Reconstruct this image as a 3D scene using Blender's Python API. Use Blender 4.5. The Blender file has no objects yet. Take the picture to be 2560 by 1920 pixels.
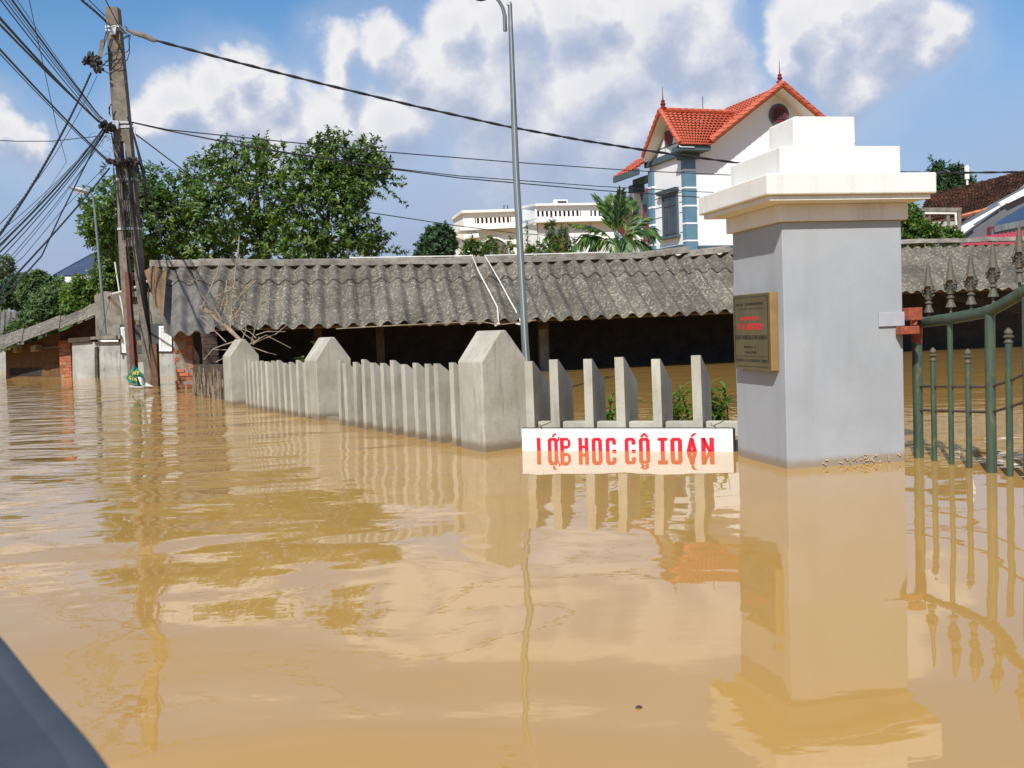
import bpy, math, random
import numpy as np
from mathutils import Vector, Matrix

random.seed(7)
rng = np.random.default_rng(7)
SC = bpy.context.scene
COL = SC.collection
PI = math.pi

# ------------------------------------------------------------------ camera
F = 2600.0
ROLL = math.radians(2.12)
PITCH = math.atan((960 - 823) / F)
EYE = 1.0
cam_data = bpy.data.cameras.new('camera')
cam = bpy.data.objects.new('camera', cam_data)
COL.objects.link(cam)
cam_data.sensor_width = 36.0
cam_data.lens = 36.0 * F / 2560.0
cam_data.clip_start = 0.05
cam_data.clip_end = 6000.0
cam_data.dof.use_dof = True
cam_data.dof.focus_distance = 12.0
cam_data.dof.aperture_fstop = 7.0
RM = Matrix.Rotation(PI / 2 - PITCH, 3, 'X') @ Matrix.Rotation(-ROLL, 3, 'Z')
cam.matrix_world = Matrix.Translation((0, 0, EYE)) @ RM.to_4x4()
SC.camera = cam
RN = np.array(RM)


def ray(px, py):
    return RN @ np.array([(px - 1280) / F, -(py - 960) / F, -1.0])


def ground(px, py, z=0.0):
    d = ray(px, py)
    t = (z - EYE) / d[2]
    return np.array([0, 0, EYE]) + t * d


def at(px, py, Y):
    d = ray(px, py)
    return np.array([0, 0, EYE]) + d * (Y / d[1])


# ------------------------------------------------------------------ light
SUN_TO = Vector((-0.325, -0.965, 0.99)).normalized()
SUN_EL = math.asin(SUN_TO.z)
SUN_AZ = math.atan2(SUN_TO.x, SUN_TO.y)
sun_data = bpy.data.lights.new('sun', 'SUN')
sun_data.energy = 5.0
sun_data.angle = math.radians(0.55)
sun_data.color = (1.0, 0.965, 0.91)
sun = bpy.data.objects.new('sun', sun_data)
COL.objects.link(sun)
sun.rotation_euler = (-SUN_TO).to_track_quat('-Z', 'Y').to_euler()
sun.location = (-10, -25, 30)

SC.view_settings.view_transform = 'Standard'
SC.view_settings.look = 'None'
SC.view_settings.gamma = 1
SC.view_settings.use_curve_mapping = False
SC.view_settings.exposure = 0.05
SC.cycles.max_bounces = 6
SC.cycles.transparent_max_bounces = 8
SC.cycles.caustics_reflective = False
SC.cycles.caustics_refractive = False


class NT:
    """Small helper for wiring node trees."""

    def __init__(self, tree):
        self.t = tree
        self.n = tree.nodes
        self.l = tree.links

    def node(self, kind, **kw):
        nd = self.n.new(kind)
        for k, v in kw.items():
            if k == 'inp':
                for ik, iv in v.items():
                    if isinstance(iv, bpy.types.NodeSocket):
                        self.l.new(iv, nd.inputs[ik])
                    elif iv is not None:
                        nd.inputs[ik].default_value = iv
            else:
                setattr(nd, k, v)
        return nd

    def math(self, op, a, b=0.0, c=0.0, clamp=False):
        nd = self.node('ShaderNodeMath', operation=op, use_clamp=clamp, inp={0: a, 1: b, 2: c})
        return nd.outputs[0]

    def vmath(self, op, a, b=(0, 0, 0)):
        nd = self.node('ShaderNodeVectorMath', operation=op, inp={0: a, 1: b})
        return nd.outputs['Value'] if op in ('DISTANCE', 'DOT_PRODUCT', 'LENGTH') else nd.outputs[0]

    def scale(self, a, s):
        nd = self.node('ShaderNodeVectorMath', operation='SCALE', inp={0: a, 'Scale': s})
        return nd.outputs[0]

    def noise(self, vec, scale, detail=4, rough=0.55, dist=0.0, out=0):
        nd = self.node('ShaderNodeTexNoise', inp={'Vector': vec, 'Scale': scale, 'Detail': detail, 'Roughness': rough, 'Distortion': dist})
        return nd.outputs[out]

    def ramp(self, fac, stops, interp='LINEAR'):
        nd = self.node('ShaderNodeValToRGB', inp={0: fac})
        cr = nd.color_ramp
        cr.interpolation = interp
        while len(cr.elements) < len(stops):
            cr.elements.new(0.5)
        for e, (p, c) in zip(cr.elements, stops):
            e.position = p
            e.color = (*c, 1) if len(c) == 3 else c
        return nd.outputs[0]

    def mix(self, fac, a, b, blend='MIX'):
        nd = self.node('ShaderNodeMix', data_type='RGBA', blend_type=blend, inp={0: fac, 6: a, 7: b})
        return nd.outputs[2]

    def smooth(self, v, lo, hi):
        nd = self.node('ShaderNodeMapRange', interpolation_type='SMOOTHSTEP', inp={0: v, 1: lo, 2: hi, 3: 0.0, 4: 1.0})
        return nd.outputs[0]


def rgba(c):
    return (c[0], c[1], c[2], 1.0)


# ------------------------------------------------------------------ sky
world = bpy.data.worlds.new('World')
SC.world = world
world.use_nodes = True
w = NT(world.node_tree)
w.n.clear()
cg = bpy.data.node_groups.new('cloud_density', 'ShaderNodeTree')
cg.interface.new_socket('Vector', in_out='INPUT', socket_type='NodeSocketVector')
cg.interface.new_socket('Density', in_out='OUTPUT', socket_type='NodeSocketFloat')
g = NT(cg)
gi = g.node('NodeGroupInput')
go = g.node('NodeGroupOutput')
D = g.vmath('NORMALIZE', gi.outputs[0])
wn = g.noise(D, 9.0, 6, 0.6, out=1)
Dw = g.vmath('ADD', D, g.scale(g.vmath('SUBTRACT', wn, (0.5, 0.5, 0.5)), 0.085))
BLOBS = [(590, 182, 52), (510, 222, 56), (430, 262, 60), (640, 250, 62), (545, 300, 95), (380, 320, 58), (690, 370, 105),
         (850, 112, 62), (905, 78, 40), (955, 85, 62), (1015, 130, 48), (850, 185, 48), (1130, 55, 80), (1120, 170, 120), (1260, 60, 110), (1250, 220, 150),
         (1430, 60, 110), (1500, 40, 60), (1500, 230, 170), (1640, 50, 120), (1720, 130, 120), (1780, 250, 120), (1350, 340, 170), (1000, 310, 95),
         (1600, 340, 150), (840, 320, 115), (2010, 70, 70), (2090, 120, 82), (2225, 85, 88), (2330, 108, 52),
         (2150, 195, 75), (2180, 20, 90), (1990, 125, 60), (10, 325, 48), (80, 350, 40)]
acc = None
for (bx, by, br) in BLOBS:
    d = ray(bx, by)
    d = d / np.linalg.norm(d)
    v = g.math('MULTIPLY_ADD', g.vmath('DISTANCE', Dw, tuple(d)), -1.0 / (br / F * 1.25), 1.0)
    acc = v if acc is None else g.math('SMOOTH_MAX', acc, v, 0.12)
# scattered cumulus over the rest of the sky
sep = g.node('ShaderNodeSeparateXYZ', inp={0: D})
flat = g.vmath('MULTIPLY', D, (1, 1, 2.2))
gn = g.noise(flat, 2.6, 3, 0.5)
gen = g.math('MULTIPLY', g.math('SUBTRACT', gn, 0.585), 4.0)
out_frame = g.math('MAXIMUM', g.smooth(sep.outputs[2], 0.31, 0.40), g.smooth(sep.outputs[1], 0.82, 0.70))
gen = g.math('SUBTRACT', g.math('ADD', gen, 1.0), 1.0)
gen = g.math('SUBTRACT', g.math('MULTIPLY', g.math('ADD', gen, 2.0), out_frame), 2.0)
acc = g.math('SMOOTH_MAX', acc, gen, 0.1)
fb = g.noise(D, 22.0, 8, 0.62)
acc = g.math('ADD', acc, g.math('MULTIPLY', g.math('SUBTRACT', fb, 0.5), 0.75))
g.l.new(acc, go.inputs[0])

tc = w.node('ShaderNodeTexCoord')
dirn = tc.outputs['Generated']
sky = w.node('ShaderNodeTexSky', sky_type='NISHITA', sun_disc=False)
sky.sun_elevation = SUN_EL
sky.sun_rotation = SUN_AZ % (2 * PI)
sky.air_density = 1.0
sky.dust_density = 0.5
sky.ozone_density = 3.0
ga = w.node('ShaderNodeGroup', node_tree=cg, inp={0: dirn})
off = w.vmath('ADD', dirn, (-0.012, 0.0, 0.026))
gb = w.node('ShaderNodeGroup', node_tree=cg, inp={0: off})
d1, d2 = ga.outputs[0], gb.outputs[0]
alpha = w.smooth(d1, -0.12, 0.46)
lit = w.math('ADD', w.math('MULTIPLY', w.math('SUBTRACT', d1, d2), 1.15), 0.68, clamp=True)
thick = w.smooth(d1, 0.25, 1.0)
lit = w.math('SUBTRACT', lit, w.math('MULTIPLY', thick, 0.15), clamp=True)
sepd = w.node('ShaderNodeSeparateXYZ', inp={0: w.vmath('NORMALIZE', dirn)})
elev = sepd.outputs[2]
lowf = w.smooth(elev, 0.21, 0.05)
lit = w.math('SUBTRACT', lit, w.math('MULTIPLY', lowf, 0.42), clamp=True)
ccol = w.ramp(lit, [(0.0, (4.7, 5.7, 8.0)), (0.40, (5.9, 6.7, 8.6)), (0.68, (7.9, 8.3, 9.6)), (0.95, (10.8, 10.7, 10.9))])
skyc = w.mix(1.0, sky.outputs[0], rgba((1.0, 1.42, 1.64)), 'MULTIPLY')
hz = w.math('MULTIPLY', w.smooth(elev, 0.31, 0.06), 0.95)
hn = w.noise(w.vmath('MULTIPLY', dirn, (1, 1, 3)), 3.5, 4, 0.5)
hz = w.math('MULTIPLY', hz, w.math('ADD', 0.62, w.math('MULTIPLY', hn, 0.75)), clamp=True)
skyc = w.mix(hz, skyc, rgba((4.7, 5.7, 8.0)))
alpha = w.math('MULTIPLY', alpha, w.math('SUBTRACT', 1.0, w.math('MULTIPLY', w.smooth(elev, 0.17, 0.09), 0.55)))
veil = w.math('MULTIPLY', w.smooth(d1, -1.3, 0.3), 0.42)
skyc = w.mix(veil, skyc, rgba((6.6, 7.3, 9.0)))
fin = w.mix(alpha, skyc, ccol)
bg = w.node('ShaderNodeBackground', inp={0: fin, 1: 0.078})
wo = w.node('ShaderNodeOutputWorld')
w.l.new(bg.outputs[0], wo.inputs[0])

# ------------------------------------------------------------------ materials
MATS = {}


def mat(name, base, var=None, scale=4.0, rough=0.85, bump=0.0, bscale=40.0, metal=0.0, spots=None, sscale=12.0,
        sthr=(0.55, 0.7), stretch=(1, 1, 1), spec=0.4, detail=6, tide=None, island=0.0, streak=None, objrand=0.0, blotch=None):
    if name in MATS:
        return MATS[name]
    m = bpy.data.materials.new(name)
    m.use_nodes = True
    t = NT(m.node_tree)
    t.n.clear()
    geo = t.node('ShaderNodeNewGeometry')
    pos = t.vmath('MULTIPLY', geo.outputs['Position'], stretch)
    n1 = t.noise(pos, scale, detail, 0.6)
    c = rgba(base)
    if var:
        c = t.mix(t.smooth(n1, 0.32, 0.68), rgba(base), rgba(var))
    if spots:
        n2 = t.noise(pos, sscale, 8, 0.65)
        c = t.mix(t.smooth(n2, sthr[0], sthr[1]), c, rgba(spots))
    if streak:
        sp = t.vmath('MULTIPLY', geo.outputs['Position'], (1, 1, 0.12))
        n4 = t.noise(sp, streak[1], 4, 0.6)
        c = t.mix(t.math('MULTIPLY', t.smooth(n4, 0.5, 0.75), streak[2]), c, rgba(streak[0]))
    if blotch:
        n5 = t.noise(geo.outputs['Position'], blotch[1], 5, 0.6)
        c = t.mix(t.math('MULTIPLY', t.smooth(n5, 0.48, 0.68), blotch[2]), c, rgba(blotch[0]))
    if objrand:
        oi = t.node('ShaderNodeObjectInfo')
        ov = t.math('MULTIPLY_ADD', oi.outputs['Random'], objrand, 1.0 - objrand / 2)
        c = t.mix(1.0, c, t.node('ShaderNodeCombineXYZ', inp={0: ov, 1: ov, 2: ov}).outputs[0], 'MULTIPLY')
    if tide:
        sz = t.node('ShaderNodeSeparateXYZ', inp={0: geo.outputs['Position']})
        hn_ = t.noise(geo.outputs['Position'], 9.0, 4, 0.6)
        hh = t.math('ADD', sz.outputs[2], t.math('MULTIPLY', t.math('SUBTRACT', hn_, 0.5), -0.05))
        c = t.mix(t.math('MULTIPLY', t.smooth(hh, tide[1], tide[1] * 0.3), 0.85), c, rgba(tide[0]))
    if island:
        hv = t.math('MULTIPLY_ADD', geo.outputs['Random Per Island'], island, 1.0 - island / 2)
        c = t.mix(1.0, c, t.node('ShaderNodeCombineXYZ', inp={0: hv, 1: hv, 2: hv}).outputs[0], 'MULTIPLY')
    p = t.node('ShaderNodeBsdfPrincipled', inp={'Base Color': c, 'Roughness': rough, 'Metallic': metal})
    p.inputs['Specular IOR Level'].default_value = spec
    if bump:
        n3 = t.noise(pos, bscale, 6, 0.6)
        b = t.node('ShaderNodeBump', inp={'Height': n3, 'Distance': bump, 'Strength': 0.9})
        t.l.new(b.outputs[0], p.inputs['Normal'])
    o = t.node('ShaderNodeOutputMaterial')
    t.l.new(p.outputs[0], o.inputs[0])
    MATS[name] = m
    return m


def leaf_mat(name, stops, trans=0.35, rough=0.45):
    m = bpy.data.materials.new(name)
    m.use_nodes = True
    t = NT(m.node_tree)
    t.n.clear()
    geo = t.node('ShaderNodeNewGeometry')
    c = t.ramp(geo.outputs['Random Per Island'], stops)
    n = t.noise(geo.outputs['Position'], 0.9, 3, 0.5)
    v = t.math('MULTIPLY_ADD', n, 0.9, 0.55)
    c = t.mix(1.0, c, t.node('ShaderNodeCombineXYZ', inp={0: v, 1: v, 2: v}).outputs[0], 'MULTIPLY')
    p = t.node('ShaderNodeBsdfPrincipled', inp={'Base Color': c, 'Roughness': rough})
    p.inputs['Specular IOR Level'].default_value = 0.45
    tr = t.node('ShaderNodeBsdfTranslucent', inp={0: t.mix(1.0, c, rgba((1.5, 1.6, 0.5)), 'MULTIPLY')})
    mx = t.node('ShaderNodeMixShader', inp={0: trans, 1: p.outputs[0], 2: tr.outputs[0]})
    o = t.node('ShaderNodeOutputMaterial')
    t.l.new(mx.outputs[0], o.inputs[0])
    return m


M_white_plaster = mat('white_plaster', (0.78, 0.77, 0.72), (0.72, 0.705, 0.65), 3.0, 0.85, 0.003, 90, spots=(0.56, 0.54, 0.47), sscale=7, sthr=(0.60, 0.8), streak=((0.50, 0.46, 0.38), 12, 0.35))
M_grey_plaster = mat('grey_plaster', (0.345, 0.365, 0.385), (0.385, 0.405, 0.425), 1.6, 0.85, 0.003, 170, spots=(0.33, 0.35, 0.37), sscale=5, sthr=(0.6, 0.8), tide=((0.27, 0.21, 0.14), 0.085), streak=((0.29, 0.30, 0.30), 7, 0.35), blotch=((0.30, 0.31, 0.32), 2.2, 0.35))
M_fence = mat('fence_render', (0.47, 0.445, 0.375), (0.37, 0.345, 0.28), 3.0, 0.92, 0.006, 110, spots=(0.24, 0.225, 0.18), sscale=26, sthr=(0.6, 0.8),
              streak=((0.25, 0.23, 0.17), 22, 0.65), tide=((0.20, 0.15, 0.09), 0.10), objrand=0.2, blotch=((0.30, 0.285, 0.22), 4.0, 0.5))
M_concrete = mat('old_concrete', (0.25, 0.225, 0.185), (0.14, 0.125, 0.10), 3.0, 0.95, 0.012, 30, spots=(0.10, 0.095, 0.08), sscale=9, sthr=(0.55, 0.7), streak=((0.07, 0.066, 0.055), 8, 0.7))
M_palewall = mat('pale_wall', (0.42, 0.415, 0.385), (0.27, 0.265, 0.235), 1.5, 0.9, 0.008, 30, spots=(0.17, 0.16, 0.13), sscale=5, sthr=(0.56, 0.72), streak=((0.12, 0.11, 0.09), 5, 0.75))
M_pole = mat('pole_concrete', (0.22, 0.19, 0.15), (0.14, 0.12, 0.095), 6.0, 0.95, 0.01, 50, spots=(0.07, 0.06, 0.048), sscale=14, sthr=(0.54, 0.72), streak=((0.07, 0.06, 0.05), 14, 0.6))
M_roof = mat('fibre_cement', (0.17, 0.15, 0.118), (0.088, 0.08, 0.064), 1.3, 0.95, 0.024, 36, spots=(0.36, 0.31, 0.235), sscale=15, sthr=(0.50, 0.64), streak=((0.05, 0.045, 0.036), 9, 0.5), objrand=0.34, blotch=((0.06, 0.055, 0.042), 0.7, 0.6), detail=8)
M_roof_clean = mat('fibre_cement_grey', (0.165, 0.152, 0.132), (0.095, 0.088, 0.076), 2.5, 0.9, 0.012, 30, spots=(0.26, 0.24, 0.205), sscale=14, sthr=(0.55, 0.7))
M_roof_brown = mat('fibre_cement_brown', (0.20, 0.12, 0.06), (0.13, 0.08, 0.045), 3.0, 0.95, 0.01, 30)
M_ridge = mat('ridge_cement', (0.27, 0.24, 0.20), (0.15, 0.13, 0.105), 4, 0.95, 0.012, 30, spots=(0.10, 0.09, 0.07), sscale=14, sthr=(0.55, 0.65), objrand=0.3)
M_brick = mat('red_brick', (0.40, 0.13, 0.055), (0.30, 0.10, 0.05), 6, 0.95, 0.012, 40, spots=(0.42, 0.30, 0.18), sscale=10, sthr=(0.58, 0.7), objrand=0.7)
M_mortar = mat('mortar', (0.30, 0.24, 0.18), (0.2, 0.15, 0.11), 8, 0.95, 0.01, 40)
M_darkbrick = mat('dark_brick', (0.10, 0.06, 0.04), (0.05, 0.035, 0.028), 5, 0.95, 0.012, 40, island=0.5)
M_darkmud = mat('dark_mud_wall', (0.09, 0.065, 0.04), (0.045, 0.035, 0.025), 6, 0.95, 0.02, 20, streak=((0.16, 0.12, 0.075), 30, 0.6))
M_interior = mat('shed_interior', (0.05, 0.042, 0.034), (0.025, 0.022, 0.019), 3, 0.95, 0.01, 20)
M_wood = mat('old_wood', (0.16, 0.10, 0.055), (0.10, 0.065, 0.04), 6, 0.9, 0.006, 40)
M_green = mat('green_paint', (0.055, 0.088, 0.052), (0.032, 0.058, 0.042), 12, 0.42, 0.003, 60, spots=(0.14, 0.13, 0.05), sscale=24, sthr=(0.53, 0.72), stretch=(1, 1, 0.35), spec=0.5)
M_castiron = mat('cast_iron_finial', (0.115, 0.09, 0.062), (0.07, 0.075, 0.055), 14, 0.6, 0.004, 60, spots=(0.17, 0.14, 0.085), sscale=30, sthr=(0.58, 0.7))
M_rod = mat('rusty_rod', (0.10, 0.065, 0.045), (0.06, 0.045, 0.035), 20, 0.7)
M_redox = mat('red_oxide', (0.34, 0.075, 0.035), (0.22, 0.055, 0.03), 18, 0.75, 0.004, 60, spots=(0.35, 0.17, 0.08), sscale=30)
M_steelplate = mat('painted_plate', (0.42, 0.44, 0.49), (0.38, 0.39, 0.42), 10, 0.6)
M_brass = mat('brass', (0.30, 0.235, 0.12), (0.23, 0.18, 0.09), 6, 0.34, 0.001, 60, metal=0.75)
M_brassedge = mat('brass_edge', (0.50, 0.33, 0.12), (0.40, 0.25, 0.09), 6, 0.3, metal=0.55)
M_ink = mat('plaque_ink', (0.035, 0.03, 0.02), rough=0.5)
M_redink = mat('plaque_red', (0.55, 0.03, 0.03), rough=0.5)
M_signwhite = mat('sign_white', (0.82, 0.82, 0.80), (0.76, 0.75, 0.72), 6, 0.45, spots=(0.55, 0.5, 0.42), sscale=22, sthr=(0.68, 0.75))
M_signred = mat('sign_red', (0.66, 0.008, 0.025), (0.58, 0.01, 0.03), 12, 0.5)
M_dark = mat('dark_rubber', (0.02, 0.02, 0.02), (0.03, 0.028, 0.025), 8, 0.6)
M_cable = mat('black_cable', (0.018, 0.018, 0.02), (0.03, 0.03, 0.032), 5, 0.5)
M_galv = mat('galvanised', (0.17, 0.20, 0.20), (0.125, 0.15, 0.15), 3, 0.5, 0.001, 50, metal=0.35, stretch=(1, 1, 0.3), spots=(0.24, 0.27, 0.27), sscale=8)
M_galvlight = mat('galvanised_pale', (0.5, 0.55, 0.56), rough=0.4, metal=0.3)
M_pvc = mat('white_pvc', (0.72, 0.71, 0.66), (0.6, 0.58, 0.52), 8, 0.5)
M_clamp = mat('clamp_steel', (0.55, 0.56, 0.57), (0.35, 0.35, 0.35), 20, 0.4, metal=0.5)
M_conduit = mat('red_conduit', (0.16, 0.045, 0.03), (0.10, 0.035, 0.03), 8, 0.7)
M_rust = mat('rusty_post', (0.16, 0.085, 0.045), (0.09, 0.055, 0.035), 9, 0.9, 0.004, 50)
M_branch = mat('dead_wood', (0.34, 0.27, 0.19), (0.22, 0.17, 0.12), 12, 0.95, 0.004, 60)
M_bark = mat('bark', (0.10, 0.08, 0.055), (0.055, 0.045, 0.035), 8, 0.95, 0.02, 20)
M_housewhite = mat('house_white', (0.80, 0.81, 0.82), (0.77, 0.78, 0.79), 0.7, 0.85)
M_blue = mat('blue_trim', (0.115, 0.225, 0.30), (0.095, 0.19, 0.265), 1.5, 0.8)
M_bluedark = mat('blue_grey_trim', (0.07, 0.115, 0.135), (0.055, 0.09, 0.11), 1.5, 0.8)
M_tile = mat('orange_tile', (0.52, 0.115, 0.058), (0.44, 0.09, 0.045), 1.2, 0.6, spots=(0.42, 0.06, 0.025), sscale=5, sthr=(0.55, 0.7))
M_glass = mat('window_glass', (0.045, 0.05, 0.055), (0.02, 0.022, 0.025), 1.0, 0.12, spec=0.7)
M_curtain = mat('dark_shutter', (0.065, 0.062, 0.062), (0.04, 0.04, 0.042), 1, 0.7)
M_cream = mat('cream_wall', (0.82, 0.80, 0.73), (0.80, 0.77, 0.69), 0.6, 0.85, streak=((0.6, 0.55, 0.45), 3, 0.3))
M_creamwhite = mat('white_wall', (0.80, 0.80, 0.78), (0.76, 0.76, 0.73), 0.6, 0.85, streak=((0.62, 0.6, 0.55), 3, 0.25))
M_slot = mat('red_slot', (0.22, 0.025, 0.03), rough=0.9)
M_slotdark = mat('dark_slot', (0.05, 0.05, 0.05), rough=0.9)
M_maroon = mat('maroon_wall', (0.22, 0.02, 0.035), (0.17, 0.02, 0.03), 1, 0.8)
M_browntile = mat('brown_tile', (0.135, 0.058, 0.034), (0.065, 0.035, 0.026), 1.2, 0.9, spots=(0.21, 0.095, 0.055), sscale=4, sthr=(0.55, 0.7), island=1.0)
M_orangeridge = mat('orange_verge', (0.50, 0.17, 0.07), (0.38, 0.13, 0.06), 3, 0.8, island=0.5)
M_greywall = mat('grey_wall', (0.14, 0.145, 0.165), (0.11, 0.115, 0.13), 0.5, 0.9)
M_bluesheet = mat('blue_sheet', (0.035, 0.075, 0.16), (0.03, 0.06, 0.13), 1, 0.6)
M_redsheet = mat('red_sheet', (0.45, 0.05, 0.075), (0.36, 0.04, 0.06), 1, 0.7)
M_bluetile = mat('blue_roof_tile', (0.045, 0.065, 0.12), (0.03, 0.045, 0.09), 1, 0.7)
M_boat = mat('boat_hull', (0.046, 0.056, 0.068), (0.032, 0.04, 0.05), 5, 0.6, 0.002, 60, spots=(0.10, 0.12, 0.13), sscale=14, sthr=(0.64, 0.75))
M_bag = mat('green_plastic', (0.02, 0.22, 0.13), (0.015, 0.16, 0.1), 8, 0.4, spec=0.5)
M_bagwhite = mat('white_plastic', (0.62, 0.62, 0.58), (0.5, 0.5, 0.47), 8, 0.5)
M_yellow = mat('yellow_print', (0.75, 0.55, 0.06), rough=0.5)
M_mat = mat('bamboo_mat', (0.16, 0.085, 0.04), (0.10, 0.055, 0.03), 10, 0.95, 0.01, 30, streak=((0.22, 0.12, 0.05), 40, 0.6))
M_foam = mat('foam_flecks', (0.62, 0.50, 0.36), (0.30, 0.23, 0.16), 60, 0.9)
M_leaf = leaf_mat('tree_leaves', [(0.0, (0.03, 0.075, 0.014)), (0.5, (0.065, 0.135, 0.022)), (0.85, (0.13, 0.20, 0.032)), (1.0, (0.27, 0.31, 0.05))], 0.32)
M_leafpalm = leaf_mat('palm_leaves', [(0.0, (0.016, 0.055, 0.012)), (0.6, (0.045, 0.11, 0.018)), (1.0, (0.19, 0.27, 0.04))], 0.2, 0.5)
M_leaffar = leaf_mat('far_leaves', [(0.0, (0.04, 0.085, 0.03)), (0.7, (0.085, 0.145, 0.045)), (1.0, (0.15, 0.20, 0.06))], 0.2, 0.7)
M_leafdark = leaf_mat('dark_leaves', [(0.0, (0.022, 0.055, 0.022)), (0.8, (0.045, 0.095, 0.032)), (1.0, (0.05, 0.10, 0.03))], 0.2, 0.7)
M_leafyel = leaf_mat('yellow_green_leaves', [(0.0, (0.04, 0.10, 0.015)), (0.5, (0.10, 0.19, 0.025)), (1.0, (0.26, 0.32, 0.06))], 0.35)


# ------------------------------------------------------------------ mesh helpers
class MB:
    def __init__(self):
        self.v = []
        self.f = []

    def add(self, vs, fs):
        b = len(self.v)
        self.v.extend([tuple(map(float, p)) for p in vs])
        self.f.extend([tuple(b + i for i in q) for q in fs])
        return self

    def hexa(self, b4, t4):
        """Solid from four bottom and four top corners."""
        self.add(list(b4) + list(t4), [(3, 2, 1, 0), (4, 5, 6, 7), (0, 1, 5, 4), (1, 2, 6, 5), (2, 3, 7, 6), (3, 0, 4, 7)])
        return self

    def box(self, c, ax, ay, z0, z1):
        """Box with half-axes ax, ay (2D or 3D vectors) round centre c (x, y)."""
        c = np.array([c[0], c[1]], float)
        ax = np.array(ax[:2], float)
        ay = np.array(ay[:2], float)
        q = [c - ax - ay, c + ax - ay, c + ax + ay, c - ax + ay]
        return self.hexa([(*p, z0) for p in q], [(*p, z1) for p in q])

    def prism(self, poly, off):
        """Polygon (3D points) extruded by the vector off."""
        n = len(poly)
        off = np.array(off, float)
        a = [np.array(p, float) for p in poly]
        self.add(a + [p + off for p in a], [tuple(range(n - 1, -1, -1)), tuple(range(n, 2 * n))] + [(i, (i + 1) % n, n + (i + 1) % n, n + i) for i in range(n)])
        return self

    def tube(self, pts, r, seg=8, caps=True):
        pts = [np.array(p, float) for p in pts]
        rs = r if hasattr(r, '__len__') else [r] * len(pts)
        rings = []
        up = np.array([0.03, 0.02, 1.0])
        for i, p in enumerate(pts):
            d = pts[min(i + 1, len(pts) - 1)] - pts[max(i - 1, 0)]
            d = d / (np.linalg.norm(d) + 1e-9)
            a = np.cross(d, up)
            if np.linalg.norm(a) < 0.05:
                a = np.cross(d, np.array([1.0, 0, 0]))
            a /= np.linalg.norm(a)
            b = np.cross(d, a)
            rings.append([p + rs[i] * (math.cos(2 * PI * k / seg) * a + math.sin(2 * PI * k / seg) * b) for k in range(seg)])
        fs = []
        for i in range(len(pts) - 1):
            for k in range(seg):
                fs.append((i * seg + k, i * seg + (k + 1) % seg, (i + 1) * seg + (k + 1) % seg, (i + 1) * seg + k))
        if caps:
            fs.append(tuple(range(seg - 1, -1, -1)))
            fs.append(tuple((len(pts) - 1) * seg + k for k in range(seg)))
        return self.add([q for rg in rings for q in rg], fs)

    def lathe(self, c, prof, seg=10, squash=(1, 1)):
        """Profile of (radius, z) turned about the vertical through c."""
        vs = []
        for r, z in prof:
            for k in range(seg):
                a = 2 * PI * k / seg
                vs.append((c[0] + r * squash[0] * math.cos(a), c[1] + r * squash[1] * math.sin(a), c[2] + z))
        fs = []
        for i in range(len(prof) - 1):
            for k in range(seg):
                fs.append((i * seg + k, i * seg + (k + 1) % seg, (i + 1) * seg + (k + 1) % seg, (i + 1) * seg + k))
        fs.append(tuple(range(seg - 1, -1, -1)))
        fs.append(tuple((len(prof) - 1) * seg + k for k in range(seg)))
        return self.add(vs, fs)

    def sheet(self, P, nu, nv, th):
        """Surface P(u, v) -> point, given thickness th downwards."""
        top = [P(i / nu, j / nv) for j in range(nv + 1) for i in range(nu + 1)]
        bot = [(p[0], p[1], p[2] - th) for p in top]
        N = (nu + 1) * (nv + 1)
        fs = []
        for j in range(nv):
            for i in range(nu):
                a = j * (nu + 1) + i
                fs.append((a, a + 1, a + nu + 2, a + nu + 1))
                fs.append((N + a, N + a + nu + 1, N + a + nu + 2, N + a + 1))
        for i in range(nu):
            fs.append((i, N + i, N + i + 1, i + 1))
            a = nv * (nu + 1) + i
            fs.append((a, a + 1, N + a + 1, N + a))
        for j in range(nv):
            a = j * (nu + 1)
            fs.append((a, a + nu + 1, N + a + nu + 1, N + a))
            a = j * (nu + 1) + nu
            fs.append((a, N + a, N + a + nu + 1, a + nu + 1))
        return self.add(top + bot, fs)


def new_mesh(name, mb, m, off=(0, 0, 0), smooth=False):
    me = bpy.data.meshes.new(name)
    o = np.array(off, float)
    me.from_pydata([tuple(np.array(p) - o) for p in mb.v], [], mb.f)
    me.materials.append(m)
    if smooth:
        me.shade_smooth()
        me.set_sharp_from_angle(angle=math.radians(38))
    me.update()
    return me


def thing(name, label, cat, loc=(0, 0, 0), group=None):
    o = bpy.data.objects.new(name, None)
    o.location = tuple(map(float, loc))
    o.empty_display_size = 0.1
    o['label'] = label
    o['category'] = cat
    if group:
        o['group'] = group
    o['_loc'] = [float(c) for c in loc]
    COL.objects.link(o)
    return o


def part(root, name, mb, m, parent=None, smooth=False, label=None, kind=None):
    """Mesh given in world coordinates, hung under root (or under one of its parts)."""
    loc = tuple(root['_loc'])
    o = bpy.data.objects.new(name, new_mesh(name, mb, m, loc, smooth))
    o.parent = parent or root
    if label:
        o['label'] = label
    if kind:
        o['kind'] = kind
    COL.objects.link(o)
    return o


def piece(root, name, mesh, pos, parent=None, rz=0.0, scale=(1, 1, 1), rot=None):
    """One of many alike pieces sharing mesh data; pos in world coordinates."""
    o = bpy.data.objects.new(name, mesh)
    o.parent = parent or root
    o.location = tuple(np.array(pos, float) - np.array(root['_loc']))
    o.rotation_euler = rot if rot else (0, 0, rz)
    o.scale = scale
    COL.objects.link(o)
    return o


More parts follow.
